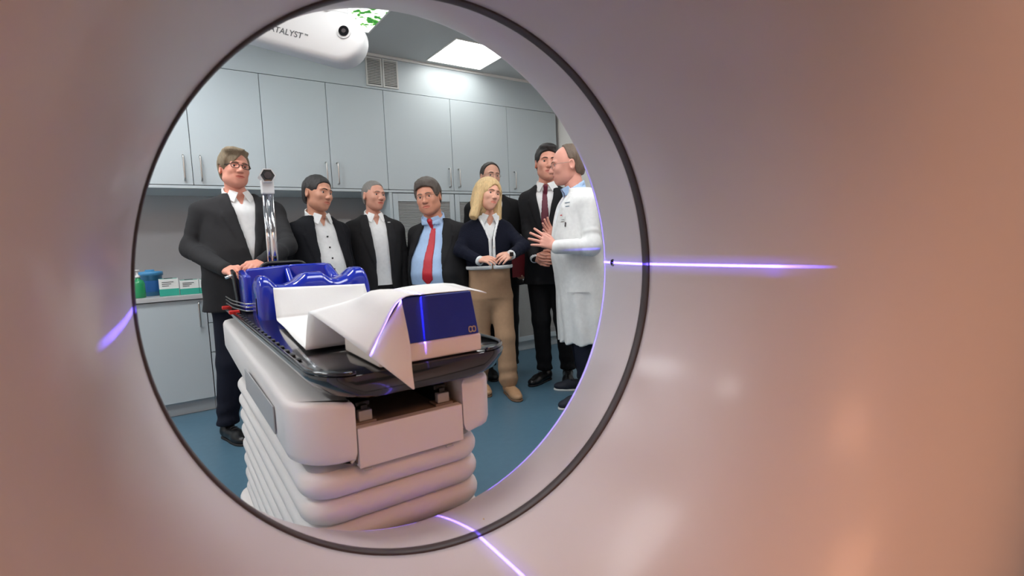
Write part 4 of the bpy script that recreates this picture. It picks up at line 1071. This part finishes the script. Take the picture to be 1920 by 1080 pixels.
    return dict(body=body, T=body_T, JT=JT, zS=zS, hc=hc, HM=HM, loc=loc, arms=arms, w=w_, off=off, hcx=hcx, hcy=hcy)
def Rn_v(R, v): return R @ Vector(v)
def front_y(T, z, x, off=0., ex=2.25):
    A = np.array(sorted(T)); a = np.interp(z, A[:, 0], A[:, 1])+off; b = np.interp(z, A[:, 0], A[:, 2])+off; c = np.interp(z, A[:, 0], A[:, 3])
    return float(c-b*max(0, 1-(abs(x)/a)**ex)**(1/ex))

# palettes
C_suit1 = cloth('charcoal', (44, 44, 46)); C_suit2 = cloth('black', (24, 25, 30)); C_suit3 = cloth('dark_grey', (40, 40, 42)); C_suit4 = cloth('anthracite', (36, 36, 38)); C_suit5 = cloth('near_black', (26, 26, 28)); C_suit6 = cloth('ink', (30, 30, 33))
C_white = cloth('white_shirt', (234, 236, 236), .8, .12, 20); C_lblue = cloth('light_blue_shirt', (176, 204, 240), .8, .1, 20)
C_navyt = cloth('navy_trousers', (22, 26, 40)); C_blackt = cloth('black_trousers', (20, 20, 22)); C_beige = cloth('beige_trousers', (176, 142, 112)); C_navy = cloth('navy_knit', (18, 21, 36), .95, .4, 90)
M_pearl = mat('pearl_button', (236, 232, 226), .2)
C_red = mat('cloth_red_tie', (196, 38, 52), .5, var=.12, vscale=60); C_wine = mat('cloth_wine_tie', (98, 22, 46), .5, var=.12, vscale=60)
C_coat = cloth('white_coat', (232, 233, 232), .8, .06, 14)
M_rimdark = mat('rim_dark', (30, 22, 24), .3); M_rimthin = mat('rim_thin', (150, 140, 130), .3, metal=.8)
B_brown = mat('brow_brown', (130, 100, 78), .7); B_dark = mat('brow_dark', (34, 28, 26), .7); B_grey = mat('brow_grey', (128, 110, 98), .7); B_blond = mat('brow_blond', (128, 96, 70), .7)
leather = dict(m=M_shoe)

# man with dark-rimmed glasses, hands on the couch
A = person(dict(label='man in charcoal jacket and open white shirt with dark-rimmed glasses, far left', base=(.43, 3.60), turn=14, hh=.235, head=(436, 277, 3.20), hyaw=20, hpitch=-4, hroll=6, w=.225, belly=.05, depth=.13, chub=.008, jaw=1.15,
    skin=('ruddy', (226, 158, 136)), hair='swept', ho=.135, hairm=hairmat('sandy', (132, 116, 92)), browm=B_brown, glasses=M_rimdark, gdim=(.0021, .0225, .0150, 2.8),
    shirt=C_white, arms=[dict(el=(357, 468, 3.05), wr=(424, 506, 2.84), to=(452, 506, 2.72), palm=(.3, .5, -.8), curl=.75), dict(el=(540, 462, 3.12), wr=(494, 492, 2.86), to=(462, 500, 2.74), palm=(-.3, .3, -.9), curl=.8)],
    jacket=dict(m=C_suit1, hem=.80, open=[(.10, -.066, .066), (.02, -.066, .066), (-.34, -.003, .003), (-.345, 1, -1)]), legs=dict(m=C_navyt, k=1.0, feet=[(-.17, -.02, 10), (.13, .03, -10)]), shoe=leather))
# dark-haired man in open white shirt
bp = at(602, 500, 3.52)
Bm = person(dict(label='dark-haired man in black jacket and white shirt with black buttons, behind the mast', base=(bp.x, bp.y), turn=28, hh=.240, head=(593, 328, 3.50), hyaw=44, hpitch=4, hroll=8, w=.185, belly=.045, chub=.004, gaze=.002,
    skin=('tan', (206, 150, 124)), hair='short', hairm=hairmat('black_grey', (46, 44, 44)), browm=B_dark, shirt=C_white, buttons=M_black, arms=['hang', 'hang'],
    jacket=dict(m=C_suit2, hem=.74, open=[(.10, -.06, .06), (0, -.075, .07), (-.3, -.085, .10), (-.6, -.09, .12), (-1, -.1, .12)]), legs=dict(m=C_blackt), shoe=leather))
bp = at(706, 500, 3.86)
Cm = person(dict(label='grey-cropped man in dark grey jacket and open white shirt, third from left', base=(bp.x, bp.y), turn=14, hh=.222, head=(699, 338, 3.85), hyaw=34, hpitch=0, hroll=4, w=.185, jaw=.95,
    skin=('fair', (212, 156, 134)), hair='buzz', hairm=hairmat('silver', (128, 124, 120)), browm=B_grey, shirt=C_white, arms=['hang', 'hang'],
    jacket=dict(m=C_suit3, hem=.70, open=[(.10, -.06, .06), (0, -.055, .065), (-.3, -.03, .075), (-.6, -.03, .09), (-1, -.06, .12)]), legs=dict(m=C_blackt), shoe=leather))
bp = at(826, 500, 3.92)
Dm = person(dict(label='stout grey-haired man in dark suit with light blue shirt and bright red tie', base=(bp.x, bp.y), turn=-22, hh=.265, head=(801, 332, 3.86), hyaw=-16, hpitch=6, hroll=-8, w=.205, belly=.07, depth=.125, chub=.013, jaw=1.18,
    skin=('warm', (214, 152, 126)), hair='thick', ho=.133, hairm=hairmat('brown_grey', (92, 84, 78)), browm=B_grey, glasses=M_rimthin, gdim=(.0009, .021, .012, 2.8), shirt=C_lblue, tie=C_red, tiex=-.05, arms=['hang', 'hang'],
    jacket=dict(m=C_suit4, hem=.68, open=[(.10, -.065, .065), (0, -.09, .075), (-.25, -.17, .09), (-.5, -.18, .10), (-1, -.17, .12)]), legs=dict(m=C_blackt), shoe=leather))
Em = person(dict(label='blonde woman in navy cardigan with white trim and beige trousers', base=(2.02, 3.26), turn=12, hh=.232, head=(914, 331, 3.78), hyaw=32, hpitch=2, hroll=12, w=.165, depth=.105, drop=.135, jaw=.86, nose=.85, gaze=.002,
    skin=('light', (232, 176, 152)), hair='bob', ho=.134, hairm=hairmat('blonde', (222, 190, 138)), browm=B_blond, shirt=C_white, shirtlo=.98, trim=C_white, hand=.9, arms=[dict(el=(862, 470, 3.72), wr=(896, 487, 3.60), to=(932, 484, 3.50), palm=(.2, .6, -.7), curl=.55, cuff=.0), dict(el=(982, 462, 3.74), wr=(961, 476, 3.62), to=(934, 486, 3.50), palm=(-.2, .6, -.7), curl=.55, cuff=.0)], cuffs=C_white, cufflen=.032,
    jacket=dict(name='cardigan', m=C_navy, hem=.955, lapel=False, sleeve=.86, fold=.0015, open=[(.12, -.07, .07), (.075, -.062, .062), (-.02, -.026, .026), (-.10, -.007, .007), (-.43, -.004, .004), (-.50, -.028, .028), (-1, -.04, .04)]), legs=dict(m=C_beige, k=.98, feet=[(-.09, .10, 6), (.10, -.09, 4)], cuff=.072, end=.06, top=.985), shoe=dict(m=mat('tan_leather', (184, 144, 108), .45), sole=mat('tan_sole', (120, 92, 70), .6), low=True)))
bp = at(931, 500, 4.34)
Fm = person(dict(label='man in black suit with receding dark hair, half hidden behind the blonde woman', base=(bp.x, bp.y), turn=6, hh=.235, head=(918, 304, 4.30), hyaw=22, hroll=6, w=.20,
    skin=('pale', (214, 164, 142)), hair='receding', hairm=hairmat('dark_brown', (44, 36, 32)), browm=B_dark, glasses=M_rimthin, gdim=(.0009, .022, .013, 2.6), shirt=C_white, arms=['hang', dict(el=(996, 450, 4.34), wr=(988, 502, 4.24), to=(980, 522, 4.18), palm=(-.8, -.3, 0), curl=.8)],
    jacket=dict(m=C_suit5, hem=.78, open=[(.10, -.05, .05), (.02, -.06, .06), (-.34, -.004, .004), (-.345, 1, -1)]), legs=dict(m=C_blackt), shoe=leather))
Gm = person(dict(label='tall dark-haired man in black suit, white shirt and wine-red tie, hands clasped', base=(2.57, 3.24), turn=-6, hh=.274, head=(1025, 271, 4.08), hyaw=8, hroll=3, hpitch=2, w=.18, belly=.015, chub=.006, jaw=1.1,
    skin=('pink', (222, 160, 138)), hair='dark', hairm=hairmat('near_black', (32, 28, 28)), browm=B_dark, shirt=C_white, tie=C_wine, cuffs=C_white, cufflen=.03, arms=[dict(el=(992, 440, 4.06), wr=(1003, 482, 3.88), to=(1024, 492, 3.78), palm=(.4, .6, .2), curl=.6), dict(el=(1072, 440, 4.06), wr=(1044, 482, 3.86), to=(1018, 488, 3.76), palm=(-.4, .7, .2), curl=.7)],
    jacket=dict(m=C_suit6, hem=.80, open=[(.10, -.055, .055), (.02, -.068, .068), (-.33, -.004, .004), (-.335, 1, -1)]), legs=dict(m=C_blackt, feet=[(-.06, -.03, -28), (.13, .0, 4)]), shoe=leather))
bp = at(1090, 500, 3.66)
Hm = person(dict(label='balding doctor in long white coat gesturing with spread hands', base=(bp.x, bp.y), turn=-74, hh=.272, head=(1063, 271, 3.66), hyaw=-82, hroll=0, hpitch=6, w=.195, depth=.135, belly=.035, drop=.13, nose=1.15, chub=.004,
    skin=('rosy', (226, 164, 146)), hair='balding', hairm=hairmat('mouse', (108, 92, 78)), browm=B_brown, glasses=M_rimthin, gdim=(.0010, .020, .015, 2.2), shirt=C_lblue, hand=1.1,
    arms=[dict(el=(1075, 462, 3.92), wr=(1046, 452, 3.78), to=(1022, 424, 3.74), palm=(.2, -.9, .1), curl=.18, spread=.22, thumb=1), dict(el=(1110, 462, 3.40), wr=(1043, 463, 3.38), to=(1006, 446, 3.38), palm=(-.2, .9, .1), curl=.16, spread=.26)],
    jacket=dict(name='lab_coat', m=C_coat, hem=.42, off=.024, sleeve=1.06, crease=.008, fold=.0018, drape=.007, flare=1.12, hy=.02, open=[(.10, -.055, .055), (.02, -.05, .05), (-.28, -.004, .004), (-.285, 1, -1)], lw=.8), legs=dict(m=C_navyt, feet=[(-.16, .02, -14), (.18, -.06, 20)]), shoe=dict(m=mat('navy_shoe', (24, 28, 42), .7), sole=mat('white_sole', (214, 214, 212), .6))))

# ------------------------------------------------------------------ small things worn or held
bpy.context.view_layer.update()
def hit(obj, px, py):              # where the view ray meets a garment: point and normal in the garment's person frame
    me = obj.data; mw = obj.matrix_world
    t = BVHTree.FromPolygons([mw @ v.co for v in me.vertices], [tuple(p.vertices) for p in me.polygons])
    r = t.ray_cast(CPOS, ray(px, py).normalized())
    return r[0], r[1]
def child(P, name): return [o for o in P['body'].children if o.name.split('.')[0] == name][0]
def sticker(P, on, name, px, py, wd, ht, m, th=.0012, lift=.002, tilt=0):
    p, nn = hit(on, px, py)
    if p is None: return None
    mw = P['body'].matrix_world.inverted(); z_ = Vector((0, 0, 1)); yv_ = -nn.normalized(); xv_ = yv_.cross(z_).normalized(); zv_ = xv_.cross(yv_).normalized()
    bm = bmesh.new(); add_box(bm, -wd/2, wd/2, -th/2, th/2, -ht/2, ht/2)
    o = bm_obj(name, bm, m, P['body'])
    M4 = Matrix(((xv_.x, yv_.x, zv_.x, 0), (xv_.y, yv_.y, zv_.y, 0), (xv_.z, yv_.z, zv_.z, 0), (0, 0, 0, 1))) @ Matrix.Rotation(rad(tilt), 4, 'Y')
    M4.translation = p+nn*lift; o.matrix_local = mw @ M4; return o
coat = child(Hm, 'lab_coat'); C_grey = mat('embroidery', (120, 136, 150), .7); C_seam = mat('coat_seam', (196, 197, 198), .8)
for k, (wd, dy) in enumerate(((.055, 0), (.038, 7))): sticker(Hm, coat, 'embroidery', 1064, 380+dy, wd, .006, C_grey)
b = sticker(Hm, coat, 'name_badge', 1056, 411, .05, .032, M_card, .002, .006)
sticker(Hm, coat, 'badge_mark', 1054, 404, .022, .007, M_red, .0012, .008); sticker(Hm, coat, 'badge_print', 1057, 412, .03, .003, M_text, .0012, .008)
sticker(Hm, coat, 'pen', 1061, 421, .006, .03, M_seam, .006, .006)
for px, py, wd, ht in ((1084, 548, .15, .0035),): sticker(Hm, coat, 'pocket_edge', px, py, wd, ht, C_seam, .004, .003)
# wrist watch of the woman
sh, el, wr, *_ = Em['arms'][1]; dv = (wr-el).normalized()
tube('watch_strap', [wr+dv*.030, wr+dv*.046], [.0335, .0325], mat('watch_strap', (214, 208, 204), .5), Em['body'], 20)
c0 = wr+dv*.038+Vector((0.006, -.033, .012)); o = box('watch_face', -.014, .014, -.004, .004, -.014, .014, M_lens, Em['body'], bev=.003); o.location = c0
# lapel pin of the grey-cropped man
jk = child(Cm, 'jacket'); sticker(Cm, jk, 'lapel_pin', 729, 417, .022, .006, M_steel, .002, .003)
# red folder carried by the man behind
fp = at(972, 494, 4.12)
e = empty('folder', (fp.x, fp.y, fp.z-.11), -math.atan2(fp.x, fp.y)+rad(20)); tag(e, 'dark red folder held between the blonde woman and the tall man', 'folder')
box('cover', -.055, .055, -.006, -.003, 0, .22, mat('red_card', (120, 24, 34), .5), e, bev=.001, seg=1); box('cover', -.055, .055, .003, .006, 0, .22, MATS['red_card'], e, bev=.001, seg=1)
box('pages', -.05, .05, -.0028, .0028, .004, .216, M_paper, e)
